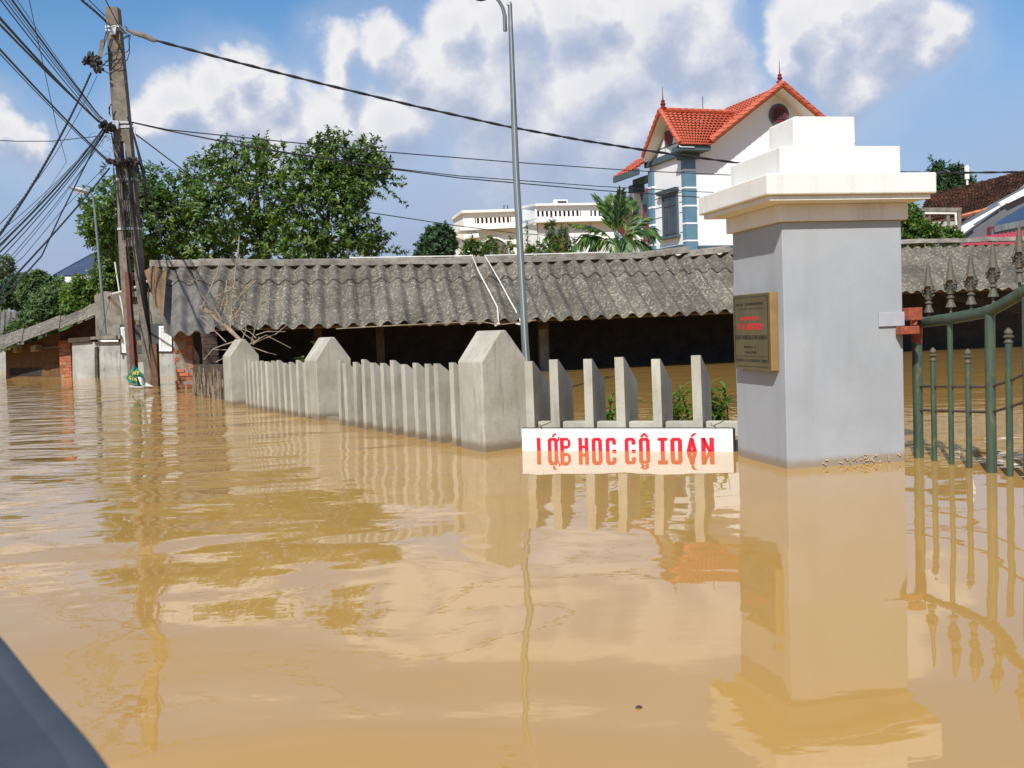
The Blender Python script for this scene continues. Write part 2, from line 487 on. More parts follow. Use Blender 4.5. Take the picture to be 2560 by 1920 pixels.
def solo(name, mb, m, label, cat, loc=(0, 0, 0), group=None, smooth=False, kind=None):
    o = bpy.data.objects.new(name, new_mesh(name, mb, m, loc, smooth))
    o.location = tuple(map(float, loc))
    if kind:
        o['kind'] = kind
    if label:
        o['label'] = label
    if cat:
        o['category'] = cat
    if group:
        o['group'] = group
    COL.objects.link(o)
    return o


def V(*a):
    return np.array(a, float)


def unit(v):
    v = np.array(v, float)
    return v / np.linalg.norm(v)


# ------------------------------------------------------------------ water
mw = bpy.data.materials.new('muddy_water')
mw.use_nodes = True
t = NT(mw.node_tree)
t.n.clear()
geo = t.node('ShaderNodeNewGeometry')
P = geo.outputs['Position']
sx = t.node('ShaderNodeSeparateXYZ', inp={0: P})
X, Y = sx.outputs[0], sx.outputs[1]
warp = t.noise(P, 0.5, 2, 0.5, out=1)
Pw = t.vmath('ADD', P, t.scale(t.vmath('SUBTRACT', warp, (0.5, 0.5, 0.5)), 0.8))
# broad slow undulation
big = t.noise(t.vmath('MULTIPLY', Pw, (0.55, 1.0, 1)), 1.5, 0, 0.4)
# lens-like mid swell
mid = t.noise(t.vmath('MULTIPLY', Pw, (0.95, 1.25, 1)), 2.9, 1, 0.4)
# fine wind ripples lying across the view
rip = t.noise(t.vmath('MULTIPLY', Pw, (0.8, 3.0, 1)), 1.7, 2, 0.5)
fine = t.noise(t.vmath('MULTIPLY', Pw, (2.4, 5.5, 1)), 3.0, 2, 0.5)
lat = t.noise(t.vmath('MULTIPLY', Pw, (1.0, 0.85, 1)), 1.35, 1, 0.45)
side = t.math('ADD', X, t.math('MULTIPLY', Y, 0.12))
left = t.smooth(side, 1.6, -1.3)
far = t.smooth(Y, 4.5, 10.0)
leftfar = t.math('MULTIPLY', t.smooth(side, 0.4, -2.0), far)
shedw = t.smooth(Y, 9.0, 12.0)
near = t.smooth(Y, 7.0, 3.5)
a_big = t.math('MULTIPLY_ADD', left, 0.033, 0.0055)
a_mid = t.math('MULTIPLY_ADD', left, 0.0066, 0.0019)
a_mid = t.math('MULTIPLY', a_mid, t.math('MULTIPLY_ADD', t.smooth(Y, 3.0, 5.0), 0.6, 0.4))
a_rip = t.math('ADD', t.math('MULTIPLY', leftfar, 0.017), t.math('MULTIPLY', shedw, 0.004))
a_rip = t.math('ADD', a_rip, 0.00035)
a_fine = t.math('ADD', t.math('MULTIPLY', leftfar, 0.0018), t.math('MULTIPLY_ADD', left, 0.0005, 0.00013))
h = t.math('MULTIPLY', big, a_big)
h = t.math('MULTIPLY_ADD', mid, a_mid, h)
h = t.math('MULTIPLY_ADD', lat, t.math('MULTIPLY_ADD', left, 0.012, 0.0048), h)
h = t.math('MULTIPLY_ADD', rip, a_rip, h)
h = t.math('MULTIPLY_ADD', fine, a_fine, h)
bp = t.node('ShaderNodeBump', inp={'Height': h, 'Distance': 1.0, 'Strength': 1.0})
mudn = t.noise(P, 0.35, 4, 0.55)
mud = t.mix(t.smooth(mudn, 0.35, 0.65), rgba((0.485, 0.275, 0.072)), rgba((0.45, 0.260, 0.076)))
dif = t.node('ShaderNodeBsdfDiffuse', inp={0: mud})
gl = t.node('ShaderNodeBsdfGlossy', inp={0: rgba((1, 1, 1)), 'Roughness': 0.012, 'Normal': bp.outputs[0]})
fr = t.node('ShaderNodeFresnel', inp={'IOR': 1.5, 'Normal': bp.outputs[0]})
mx = t.node('ShaderNodeMixShader', inp={0: fr.outputs[0], 1: dif.outputs[0], 2: gl.outputs[0]})
o = t.node('ShaderNodeOutputMaterial')
t.l.new(mx.outputs[0], o.inputs[0])
mb = MB().add([(-3000, -200, 0), (3000, -200, 0), (3000, 5000, 0), (-3000, 5000, 0)], [(0, 1, 2, 3)])
solo('water', mb, mw, None, None, kind='structure')

# ------------------------------------------------------------------ gate pillar
GM_ = ground(1968.7, 1173)[:2]
GL_ = ground(1845.6, 1139.6)[:2]
wv = unit(GL_ - GM_)                       # along the left face, away from the camera
uv = np.array([wv[1], -wv[0]])             # along the right face
PD, PW = 0.80, 0.868
pc = GM_ + wv * PD / 2 + uv * PW / 2
gp = thing('gate_pillar', 'wide grey rendered gate pillar with a stepped white cap, right of the white sign', 'gate pillar', (pc[0], pc[1], 0))


def pbox(over, z0, z1, mb=None):
    mb = mb or MB()
    cut = 0.035 if over > 0.1 else 0.0
    return mb.box(pc - uv * cut / 2, uv * (PW / 2 + over - cut / 2), wv * (PD / 2 + over), z0, z1)


def bevel(o, wdt=0.006, seg=2):
    md = o.modifiers.new('bevel', 'BEVEL')
    md.width = wdt
    md.segments = seg
    md.limit_method = 'ANGLE'
    return o


bevel(part(gp, 'shaft', pbox(0, -1.2, 1.64), M_grey_plaster))
bevel(part(gp, 'capital', pbox(0.034, 1.64, 1.752), M_white_plaster))
mb = MB()
r0, r1 = 0.05, 0.17
for (ov0, za, ov1, zb) in ((0.05, 1.752, 0.118, 1.762),):
    a = [pc + sx_ * uv * (PW / 2 + ov0) + sy_ * wv * (PD / 2 + ov0) for sx_, sy_ in ((-1, -1), (1, -1), (1, 1), (-1, 1))]
    b = [pc + sx_ * uv * (PW / 2 + ov1) + sy_ * wv * (PD / 2 + ov1) for sx_, sy_ in ((-1, -1), (1, -1), (1, 1), (-1, 1))]
    mb.hexa([(*p, za) for p in a], [(*p, zb) for p in b])
pbox(0.155, 1.762, 1.792, mb)
part(gp, 'moulding', mb, M_white_plaster)
bevel(part(gp, 'slab', pbox(0.185, 1.794, 1.93), M_white_plaster), 0.01)
bevel(part(gp, 'slab', pbox(0.004, 1.931, 2.134), M_white_plaster), 0.012)
bevel(part(gp, 'slab', pbox(-0.205, 2.135, 2.372), M_white_plaster), 0.016)
# little shells and flecks stuck along the wet foot of the right face
mb = MB()
for i in range(34):
    s = random.gauss(0.62, 0.16) * PW
    if not 0.1 < s < PW:
        continue
    z = abs(random.gauss(0.03, 0.022)) + 0.004
    c = GM_ + uv * s - wv * 0.004
    a = random.uniform(0, PI)
    l, q = random.uniform(0.006, 0.016), random.uniform(0.003, 0.006)
    du = np.array([uv[0] * math.cos(a), uv[1] * math.cos(a), math.sin(a)]) * l
    dv = np.array([-uv[0] * math.sin(a), -uv[1] * math.sin(a), math.cos(a)]) * q
    p = V(c[0], c[1], z)
    mb.prism([p - du - dv, p + du - dv, p + du + dv, p - du + dv], (-wv[0] * 0.005, -wv[1] * 0.005, 0))
part(gp, 'waterline_flecks', mb, M_foam, kind='stuff')

# ------------------------------------------------------------------ plaque
PL0, PL1 = 0.085, 0.69                     # along the left face, from the near corner
pt = 0.055
pz0, pz1 = 0.655, 1.185
plq = thing('plaque', 'brass name plaque with black and red lettering on the pillar', 'plaque', (*(GM_ + wv * 0.4 - uv * 0.03), 0.9))
c = GM_ + wv * (PL0 + PL1) / 2 - uv * (pt / 2 + 0.001)
bevel(part(plq, 'plate', MB().box(c, uv * pt / 2, wv * (PL1 - PL0) / 2, pz0, pz1), M_brassedge), 0.004)


def on_plaque(s, z, e=0.0):
    """s from 0 at the reader's left to 1 at the right; z from 0 at the bottom to 1 at the top."""
    q = GM_ + wv * (PL1 + (PL0 - PL1) * s) - uv * (pt + 0.001 + e)
    return V(q[0], q[1], pz0 + (pz1 - pz0) * z)


def prect(mb, s0, s1, z0, z1, e=0.004, th=0.003):
    mb.prism([on_plaque(s0, z0, e - th), on_plaque(s1, z0, e - th), on_plaque(s1, z1, e - th), on_plaque(s0, z1, e - th)], (-uv[0] * th, -uv[1] * th, 0))


mb = MB()
prect(mb, 0.012, 0.985, 0.008, 0.992, 0.0035, 0.003)
part(plq, 'face', mb, M_brass)
mb = MB()
for (s0, s1, z0, z1) in ((0.05, 0.95, 0.955, 0.962), (0.05, 0.06, 0.1, 0.955), (0.94, 0.95, 0.1, 0.955), (0.08, 0.92, 0.04, 0.047), (0.06, 0.94, 0.175, 0.181), (0.15, 0.45, 0.80, 0.806), (0.55, 0.84, 0.80, 0.806), (0.48, 0.52, 0.79, 0.81)):
    prect(mb, s0, s1, z0, z1, 0.006)
part(plq, 'border', mb, M_ink)


def marks(mb, s0, s1, z0, z1, n, seed):
    rr = random.Random(seed)
    step = (s1 - s0) / n
    for i in range(n):
        if rr.random() < 0.12:
            continue
        a = s0 + i * step
        prect(mb, a, a + step * 0.28, z0, z1, 0.006)
        k = rr.choice((0, 1, 2, 3))
        if k in (0, 3):
            prect(mb, a + step * 0.28, a + step * 0.72, z0 + (z1 - z0) * 0.8, z1, 0.006)
        if k in (1, 3):
            prect(mb, a + step * 0.28, a + step * 0.72, z0, z0 + (z1 - z0) * 0.2, 0.006)
        if k == 2:
            prect(mb, a + step * 0.28, a + step * 0.72, z0 + (z1 - z0) * 0.4, z0 + (z1 - z0) * 0.6, 0.006)
        if rr.random() < 0.5:
            prect(mb, a + step * 0.5, a + step * 0.74, z0, z1, 0.006)


mb = MB()
marks(mb, 0.10, 0.84, 0.85, 0.88, 26, 1)
marks(mb, 0.07, 0.93, 0.40, 0.455, 24, 2)
marks(mb, 0.30, 0.66, 0.285, 0.315, 10, 3)
marks(mb, 0.32, 0.66, 0.215, 0.243, 9, 4)
marks(mb, 0.08, 0.92, 0.105, 0.14, 28, 5)
part(plq, 'black_lettering', mb, M_ink, kind='stuff')
mb = MB()
marks(mb, 0.22, 0.72, 0.655, 0.70, 14, 6)
marks(mb, 0.15, 0.82, 0.525, 0.61, 11, 7)
part(plq, 'red_lettering', mb, M_redink, kind='stuff')

# ------------------------------------------------------------------ gate
HG = ground(2297, 1144)[:2]
EG = ground(2527, 1191)[:2]
gd = unit(EG - HG)
gn2 = np.array([gd[1], -gd[0]])
gt = thing('gate', 'green painted steel pipe gate with spear finials, hinged to the grey pillar', 'gate', (HG[0], HG[1], 0))


def leafpt(s, z):
    q = HG + gd * s
    return V(q[0], q[1], z)


def s_of(px, py=1000):
    """Distance along the gate leaf seen at the pixel column."""
    d = ray(px, py)
    A = np.array([[gd[0], -d[0]], [gd[1], -d[1]]])
    s, _ = np.linalg.solve(A, -HG)
    return s


part(gt, 'hinge_post', MB().tube([leafpt(0, -0.9), leafpt(0, 0.93)], 0.034, 12), M_green, smooth=True)
rail = [(-0.02, 0.938), (0.2, 0.95), (0.4, 0.963), (0.6, 0.98), (0.74, 0.994), (0.84, 1.012), (0.94, 1.043), (1.10, 1.098), (1.26, 1.155), (1.42, 1.21), (1.6, 1.27)]
part(gt, 'top_rail', MB().tube([leafpt(a, b) for a, b in rail], 0.036, 14), M_green, smooth=True)
bars = [(2334, 0.0185, None, 0.768), (2377, 0.0175, 0.955, None), (2421, 0.0185, None, 0.765), (2477, 0.031, 1.0, None), (2523, 0.0205, None, 0.895), (2566, 0.02, 1.15, None), (2600, 0.02, None, 1.0), (2640, 0.033, 1.4, None)]
mesh_ball = None
for (px, r, zt, zf) in bars:
    s = s_of(px, 1000)
    ztop = zt if zt else zf - 0.09
    b = part(gt, 'bar', MB().tube([leafpt(s, -0.9), leafpt(s, ztop)], r, 12), M_green, smooth=True)
    if zf:
        prof = [(r * 1.05, -0.002), (r * 1.35, 0.006), (r * 0.9, 0.02), (r * 0.8, 0.028), (r * 1.5, 0.036), (r * 1.6, 0.042), (r * 0.9, 0.05), (r * 1.1, 0.056), (r * 1.25, 0.066), (r * 0.9, 0.08), (r * 0.1, 0.094)]
        part(gt, 'ball_finial', MB().lathe(leafpt(s, ztop), prof, 12), M_castiron, parent=b, smooth=True)
for z0, z1, zz in ((0.5, 0.535, 0.62), (0.335, 0.376, 0.45)):
    s5 = s_of(2477)
    part(gt, 'cross_rod', MB().tube([leafpt(0.02, z0), leafpt(s5, z1), leafpt(s5 + 0.2, z1 + 0.05), leafpt(s5 + 0.45, zz + 0.05), leafpt(s5 + 0.8, zz + 0.2)], 0.009, 8), M_rod, smooth=True)


def spear(s, zb, zrail):
    p = leafpt(s, zb)
    sp = MB()
    sp.tube([leafpt(s, zrail), leafpt(s, zb + 0.03)], 0.009, 8)
    sp.lathe(p, [(0.034, 0.0), (0.032, 0.01), (0.02, 0.035), (0.016, 0.055), (0.028, 0.062), (0.018, 0.072), (0.014, 0.08), (0.026, 0.088), (0.026, 0.094),
                 (0.013, 0.102), (0.011, 0.15), (0.02, 0.165), (0.034, 0.178), (0.03, 0.195), (0.022, 0.235), (0.012, 0.30), (0.002, 0.342)], 8)
    o_ = part(gt, 'spear_finial', sp, M_castiron, smooth=True)
    sc = MB()
    for sg in (-1, 1):
        pts = []
        for k in range(11):
            a = -0.9 + k * 0.5
            rr = 0.021 - k * 0.0012
            pts.append(p + V(*(gd * sg * (0.026 + rr * math.cos(a))), 0.128 + rr * 1.15 * math.sin(a)))
        sc.tube(pts, 0.0075, 6)
        sc.tube([p + V(*(gd * sg * 0.03), 0.18), p + V(*(gd * sg * 0.047), 0.15), p + V(*(gd * sg * 0.042), 0.118), p + V(*(gd * sg * 0.02), 0.10)], 0.008, 6)
        # scrolls also on the other axis so that the finial is round
        sc.tube([p + V(*(gn2 * sg * 0.03), 0.18), p + V(*(gn2 * sg * 0.045), 0.15), p + V(*(gn2 * sg * 0.04), 0.118), p + V(*(gn2 * sg * 0.015), 0.10)], 0.008, 6)
    part(gt, 'scroll', sc, M_castiron, parent=o_, smooth=True)


for (px, yb) in ((2322, 781), (2377, 768), (2428, 761), (2483, 742), (2549, 706), (2610, 660)):
    s = s_of(px, yb)
    Yq = (HG + gd * s)[1]
    zb = at(px, yb, Yq)[2]
    zr = np.interp(s, [a for a, _ in rail], [b for _, b in rail])
    spear(s, zb, zr)
# hinge bracket: painted plate on the pillar face and two red oxide boxes
fR = GM_ + uv * PW
c0 = GM_ + uv * (PW - 0.09) - wv * 0.008
bevel(part(gt, 'wall_plate', MB().box(c0, uv * 0.095, wv * 0.007, 0.925, 1.02), M_steelplate), 0.002)
c1 = GM_ + uv * (PW + 0.055) - wv * 0.03
bevel(part(gt, 'hinge_bracket', MB().box(c1, uv * 0.05, wv * 0.04, 0.96, 1.045), M_redox), 0.004)
c2 = GM_ + uv * (PW + 0.0) - wv * 0.055
bevel(part(gt, 'hinge_bracket', MB().box(c2, uv * 0.068, wv * 0.035, 0.868, 0.922), M_redox), 0.004)
mb = MB().tube([leafpt(0, 0.80), leafpt(0, 0.86), leafpt(0, 0.93), leafpt(0, 0.975)], [0.036, 0.038, 0.042, 0.04], 12)
mb.tube([(*(c1 - wv * 0.02), 0.945), (*(c1 + wv * 0.02 + uv * 0.03), 0.945), (*HG, 0.93)], 0.018, 8)
part(gt, 'hinge_collar', mb, M_redox, smooth=True)

# ------------------------------------------------------------------ fences
P1b, P2b, P3b = (ground(*q)[:2] for q in ((580, 1013.5), (796, 1050), (1212, 1131)))
fd = unit(P1b - P3b)                       # along the left fence, away
fp = np.array([-fd[1], fd[0]]) * -1        # across it, to the right/back
if fp[0] < 0:
    fp = -fp
fpp = V(math.sin(math.radians(51.5)), math.cos(math.radians(51.5)))
lf = thing('concrete_fence', 'pale concrete picket fence with three gabled pillars running along the flooded lane', 'fence', (*P3b, 0))
PT, PDp = 0.44, 0.48


def gabled(b, t_, d_, fdv, fpv, zs, zp):
    mb = MB()
    a0, a1 = b, b + fdv * t_
    prof = lambda q: [V(*q, -1.1), V(*(q + fpv * d_), -1.1), V(*(q + fpv * d_), zs), V(*(q + fpv * (d_ * 0.56)), zp), V(*(q + fpv * (d_ * 0.44)), zp), V(*q, zs)]
    mb.prism(prof(a0), (*(fdv * t_), 0))
    return mb


for i, (b, zs, zp) in enumerate(((P3b, 0.742, 0.995), (P2b, 0.715, 0.985), (P1b, 0.745, 1.0))):
    bevel(part(lf, 'pillar', gabled(b, PT, PDp, fd, fpp, zs, zp), M_fence), 0.012)


def picket_mesh(zf, zs, w_, d_):
    """Picket slab: local x along the fence, y across it; top slopes down to the back."""
    mb = MB()
    prof = [(0, -1.1), (d_, -1.1), (d_, zs), (d_ * 0.06, zf), (0, zf)]
    mb.prism([V(-w_ / 2, y, z) for y, z in prof], (w_, 0, 0))
    me = new_mesh('picket', mb, M_fence)
    return me


pk = [picket_mesh(0.725, 0.44, 0.062, 0.40), picket_mesh(0.715, 0.43, 0.068, 0.40), picket_mesh(0.732, 0.45, 0.06, 0.40)]


def line_s(px, py, B, d):
    r_ = ray(px, py)
    A = np.array([[d[0], -r_[0]], [d[1], -r_[1]]])
    s, _ = np.linalg.solve(A, -np.array(B))
    return s


rzf = math.atan2(fpp[1], fpp[0]) - PI / 2
off_front = fp * 0.02
for j, px in enumerate((1122, 1083, 1058.7, 1030, 1001, 972.8, 948.7, 924.6, 900, 878, 855, 838.7)):
    s = line_s(px + 6, 910, P3b + off_front, fd)
    q = P3b + off_front + fd * s
    piece(lf, 'picket', pk[j % 3], (*q, random.uniform(-0.02, 0.01)), rz=rzf + random.uniform(-0.03, 0.03), rot=(random.uniform(-.01, .01), random.uniform(-.012, .012), rzf + random.uniform(-.04, .04)))
for j, px in enumerate((756, 737, 720, 705, 690, 675, 660, 647, 636, 626, 616, 606.7)):
    s = line_s(px + 5, 908, P3b + off_front, fd)
    q = P3b + off_front + fd * s
    piece(lf, 'picket', pk[(j + 1) % 3], (*q, random.uniform(-0.045, -0.01)), rot=(random.uniform(-.01, .01), random.uniform(-.012, .012), rzf + random.uniform(-.04, .04)))
for a, b in ((P3b, P2b), (P2b, P1b)):
    L = np.linalg.norm(b - a)
    c = a + fd * (PT + L) / 2 + fp * 0.22
    part(lf, 'base_rail', MB().box(c, fd * (L - PT - 0.004) / 2, fp * 0.05, -0.3, 0.035), M_fence)

# right-hand run behind the sign
RA = ground(1318, 1118)[:2] + V(0.0, 0.02)
RB = V(1.95, 8.02)
rd = unit(RB - RA)
rp = np.array([-rd[1], rd[0]])
rf = thing('picket_fence', 'short run of six thick concrete pickets standing behind the white sign', 'fence', (*RA, 0))
pk2 = [picket_mesh(0.725, 0.515, 0.072, 0.40), picket_mesh(0.735, 0.52, 0.075, 0.40)]
rzr = math.atan2(rp[1], rp[0]) - PI / 2
for j, px in enumerate((1321, 1383, 1468, 1548, 1640, 1741)):
    s = line_s(px, 900, RA, rd)
    q = RA + rd * s
    piece(rf, 'picket', pk2[j % 2], (*q, random.uniform(-0.008, 0.008)), rot=(random.uniform(-.012, .012), random.uniform(-.008, .008), rzr + random.uniform(-.03, .03)))
Lr = np.linalg.norm(RB - RA)
xs = [line_s(px, 900, RA, rd) for px in (1321, 1383, 1468, 1548, 1640, 1741)] + [Lr]
part(rf, 'rail', MB().box(RA - rd * 0.10 + rp * 0.03, rd * 0.062, rp * 0.03, 0.09, 0.205), M_fence)
for a, b in zip(xs[:-1], xs[1:]):
    bevel(part(rf, 'rail', MB().box(RA + rd * (a + b + 0.02) / 2 + rp * 0.07, rd * ((b - a) / 2 - 0.045), rp * 0.045, 0.09, 0.213), M_fence), 0.008)

# ------------------------------------------------------------------ sign
SL = ground(1306, 1127)[:2]
SR = ground(1833, 1129)[:2]
sd = unit(SR - SL)
sn = np.array([sd[1], -sd[0]])             # towards the camera
SLEN = np.linalg.norm(SR - SL)
sg_ = thing('sign', 'half submerged white sign board with the red words LỚP HỌC CÔ TOÁN', 'sign', (*((SL + SR) / 2), 0))


def spt(x, z, e=0.0):
    q = SL + sd * x + sn * e
    return V(*q, z)


ztl, ztr = 0.183, 0.177
mb = MB().prism([spt(0, -0.25), spt(SLEN, -0.25), spt(SLEN, ztr), spt(0, ztl)], (*(-sn * 0.03), 0))
part(sg_, 'board', mb, M_signwhite)
mb = MB().tube([spt(0, ztl + 0.003, -0.01), spt(SLEN + 0.012, ztr + 0.003, -0.01)], 0.006, 6).tube([spt(SLEN + 0.008, ztr, -0.012), spt(SLEN + 0.008, -0.25, -0.012)], 0.01, 6)
part(sg_, 'frame', mb, M_dark)
mb = MB().box(SL + sd * (SLEN + 0.035) - sn * 0.05, sd * 0.02, sn * 0.03, -0.1, 0.085)
part(sg_, 'bracket', mb, M_dark)
for x in (0.175, SLEN - 0.13):
    mb = MB().tube([spt(x, ztl - 0.005, 0.004), spt(x - 0.01, ztl + 0.02, 0.0), spt(x + 0.02, ztl + 0.03, -0.06), spt(x + 0.05, ztl + 0.045, -0.1)], 0.0035, 6)
    mb.tube([spt(x + 0.0, ztl + 0.012, 0.003), spt(x - 0.035, ztl + 0.018, -0.02), spt(x - 0.045, ztl + 0.03, -0.08)], 0.003, 6)
    part(sg_, 'tie_wire', mb, M_rod)


# hand-built condensed capitals, each a flat plate on the board
def strokes(ch):
    k = 0.375
    if ch == 'L':
        return [[(0, 0), (k * 1.15, 0), (k * 1.15, 1), (0, 1)], [(k, 0), (0.95, 0), (0.95, 0.16), (k, 0.16)]]
    if ch == 'H':
        return [[(0, 0), (k, 0), (k, 1), (0, 1)], [(1 - k, 0), (1, 0), (1, 1), (1 - k, 1)], [(k, 0.43), (1 - k, 0.43), (1 - k, 0.57), (k, 0.57)]]
    if ch == 'T':
        return [[(0, 0.85), (1, 0.85), (1, 1), (0, 1)], [(0.5 - k / 2 - .02, 0), (0.5 + k / 2 + .02, 0), (0.5 + k / 2 + .02, 0.86), (0.5 - k / 2 - .02, 0.86)]]
    if ch == 'O':
        return ring([0, 8])
    if ch == 'C':
        return ring('C')
    if ch == 'P':
        return [[(0, 0), (k, 0), (k, 1), (0, 1)], [(k, 0.86), (0.8, 0.86), (0.72, 1), (k, 1)], [(0.72, 1), (0.72, 0.86), (0.74, 0.84), (1.0, 0.84)],
                [(0.74, 0.56), (1, 0.56), (1, 0.84), (0.74, 0.84)], [(1, 0.56), (0.74, 0.56), (0.72, 0.54), (0.72, 0.41)], [(k, 0.41), (0.72, 0.41), (0.72, 0.55), (k, 0.55)]]
    if ch == 'A':
        return [[(0, 0), (k * 1.05, 0), (0.60, 1), (0.36, 1)], [(1 - k * 1.05, 0), (1, 0), (0.66, 1), (0.44, 1)], [(0.26, 0.2), (0.74, 0.2), (0.7, 0.34), (0.3, 0.34)]]
    if ch == 'N':
        return [[(0, 0), (k * .95, 0), (k * .95, 1), (0, 1)], [(1 - k * .95, 0), (1, 0), (1, 1), (1 - k * .95, 1)], [(0.02, 1), (0.72, 0), (0.98, 0), (0.30, 1)]]
    return []


def ring(mode):
    o_ = [(0.2, 0), (0.8, 0), (1, 0.12), (1, 0.88), (0.8, 1), (0.2, 1), (0, 0.88), (0, 0.12)]
    k = 0.36
    i_ = [(k + .05, 0.15), (1 - k - .05, 0.15), (1 - k, 0.2), (1 - k, 0.8), (1 - k - .05, 0.85), (k + .05, 0.85), (k, 0.8), (k, 0.2)]
    res = []
    for a in range(8):
        b = (a + 1) % 8
        if mode == 'C' and a == 2:
            res.append([(1 - k, 0.2), (1, 0.12), (1, 0.36), (1 - k, 0.36)])
            res.append([(1 - k, 0.64), (1, 0.64), (1, 0.88), (1 - k, 0.8)])
            continue
        res.append([o_[a], o_[b], i_[b], i_[a]])
    return res


BASE_Z, CAP_H = 0.108 - 0.147, 0.147
PXM = SLEN / (1895 - 528)
text = [('L', 630, 60, ''), ('O', 705, 68, 'ho'), ('P', 788, 70, ''), ('H', 912, 66, ''), ('O', 1000, 68, 'd'), ('C', 1092, 68, ''),
        ('C', 1216, 70, ''), ('O', 1308, 70, '^'), ('T', 1428, 62, ''), ('O', 1508, 74, ''), ('A', 1600, 82, "'"), ('N', 1700, 80, '')]
for ch, x0, wd, acc_ in text:
    x = (x0 - 528) * PXM
    wm = wd * PXM
    mb = MB()

    def plate(poly):
        mb.prism([spt(x + a * wm, BASE_Z + b * CAP_H, 0.002) for a, b in poly], (*(sn * 0.003), 0))
    for poly in strokes(ch):
        plate(poly)
    if 'h' in acc_:
        plate([(0.95, 0.78), (1.1, 0.84), (1.2, 1.04), (1.05, 1.06), (1.0, 0.92), (0.9, 0.9)])
    if acc_ in ('ho', "'"):
        plate([(0.42, 1.06), (0.58, 1.06), (0.92, 1.24), (0.62, 1.24)])
    if acc_ == '^':
        plate([(0.1, 1.05), (0.36, 1.05), (0.56, 1.17), (0.44, 1.26)])
        plate([(0.44, 1.26), (0.52, 1.15), (0.66, 1.05), (0.92, 1.05), (0.6, 1.26)])
    if acc_ == 'd':
        plate([(0.36, -0.22), (0.64, -0.22), (0.64, -0.07), (0.36, -0.07)])
    part(sg_, 'letter', mb, M_signred)


# ------------------------------------------------------------------ leaves and trees
def leaves_mesh(name, pos, axis, k, L, W, m, droop=0.35, spread=1.1):
    """Whorls of k folded leaves at every position; axis is the twig direction of each whorl."""
    n = len(pos)
    pos = np.repeat(np.asarray(pos, float), k, 0)
    ax = np.repeat(np.asarray(axis, float), k, 0)
    ax /= np.linalg.norm(ax, axis=1, keepdims=True)
    N = n * k
    rnd = rng.normal(size=(N, 3))
    side = np.cross(ax, rnd)
    side /= np.linalg.norm(side, axis=1, keepdims=True) + 1e-9
    sp = rng.uniform(0.5, spread, (N, 1))
    d = ax * (1.0 - sp * 0.6) + side * sp
    d[:, 2] -= droop * rng.uniform(0, 1, N)
    d /= np.linalg.norm(d, axis=1, keepdims=True)
    wv_ = np.cross(d, ax + 0.2 * rng.normal(size=(N, 3)))
    wv_ /= np.linalg.norm(wv_, axis=1, keepdims=True) + 1e-9
    nn = np.cross(wv_, d)
    l = L * rng.uniform(0.65, 1.25, (N, 1))
    w_ = W * rng.uniform(0.7, 1.2, (N, 1))
    base = pos + ax * rng.uniform(-0.5, 0.5, (N, 1)) * L * 0.8
    v = np.empty((N, 6, 3))
    v[:, 0] = base
    v[:, 1] = base + d * l * 0.4 + wv_ * w_ * 0.5 + nn * w_ * 0.18
    v[:, 2] = base + d * l * 0.45 - nn * 0.0
    v[:, 3] = base + d * l * 0.4 - wv_ * w_ * 0.5 + nn * w_ * 0.18
    v[:, 4] = base + d * l * 0.95 - nn * l * 0.12 + wv_ * w_ * 0.03
    v[:, 5] = v[:, 4]
    idx = np.arange(N)[:, None] * 5
    vv = v[:, :5].reshape(-1, 3)
    tri = np.concatenate([idx + np.array([[0, 2, 1]]), idx + np.array([[0, 3, 2]]), idx + np.array([[2, 4, 1]]), idx + np.array([[3, 4, 2]])], 1).reshape(-1, 3)
    me = bpy.data.meshes.new(name)
    me.vertices.add(len(vv))
    me.vertices.foreach_set('co', vv.ravel())
    me.loops.add(tri.size)
    me.loops.foreach_set('vertex_index', tri.ravel().astype(np.int32))
    me.polygons.add(len(tri))
    me.polygons.foreach_set('loop_start', np.arange(0, tri.size, 3, dtype=np.int32))
    me.polygons.foreach_set('loop_total', np.full(len(tri), 3, dtype=np.int32))
    me.update(calc_edges=True)
    me.materials.append(m)
    return me


def blob_points(blobs, Yc, n, shell=0.55, depth=1.0, zmin=None):
    """Points through the volume of several blobs given as (px, py, radius px); weighted to their outsides."""
    pts, axs = [], []
    area = np.array([b[2] ** 2 for b in blobs], float)
    cnt = rng.multinomial(n, area / area.sum())
    for (bx, by, br), c_ in zip(blobs, cnt):
        dy = 0.0
        c3 = at(bx, by, Yc + rng.uniform(-0.6, 0.6) * depth)
        R_ = br / F * Yc
        d = rng.normal(size=(c_, 3))
        d /= np.linalg.norm(d, axis=1, keepdims=True)
        rr = rng.uniform(shell, 1.0, (c_, 1)) ** 0.7
        # clumpy outline
        lump = 1 + 0.16 * np.sin(d[:, :1] * 9 + bx) * np.cos(d[:, 2:] * 8 + by)
        p = c3 + d * R_ * rr * lump * np.array([1, min(1.6, depth + 0.3), 1])
        pts.append(p)
        a = d * 0.8 + np.array([0, 0, 0.75]) + 0.35 * rng.normal(size=(c_, 3))
        axs.append(a)
    p, a = np.concatenate(pts), np.concatenate(axs)
    if zmin is not None:
        k_ = p[:, 2] > zmin
        p, a = p[k_], a[k_]
    return p, a


def add_leaves(root, me, name='leaves'):
    o_ = bpy.data.objects.new(name, me)
    me.transform(Matrix.Translation(-Vector(root['_loc'])))
    o_.parent = root
    o_['kind'] = 'stuff'
    COL.objects.link(o_)
    return o_


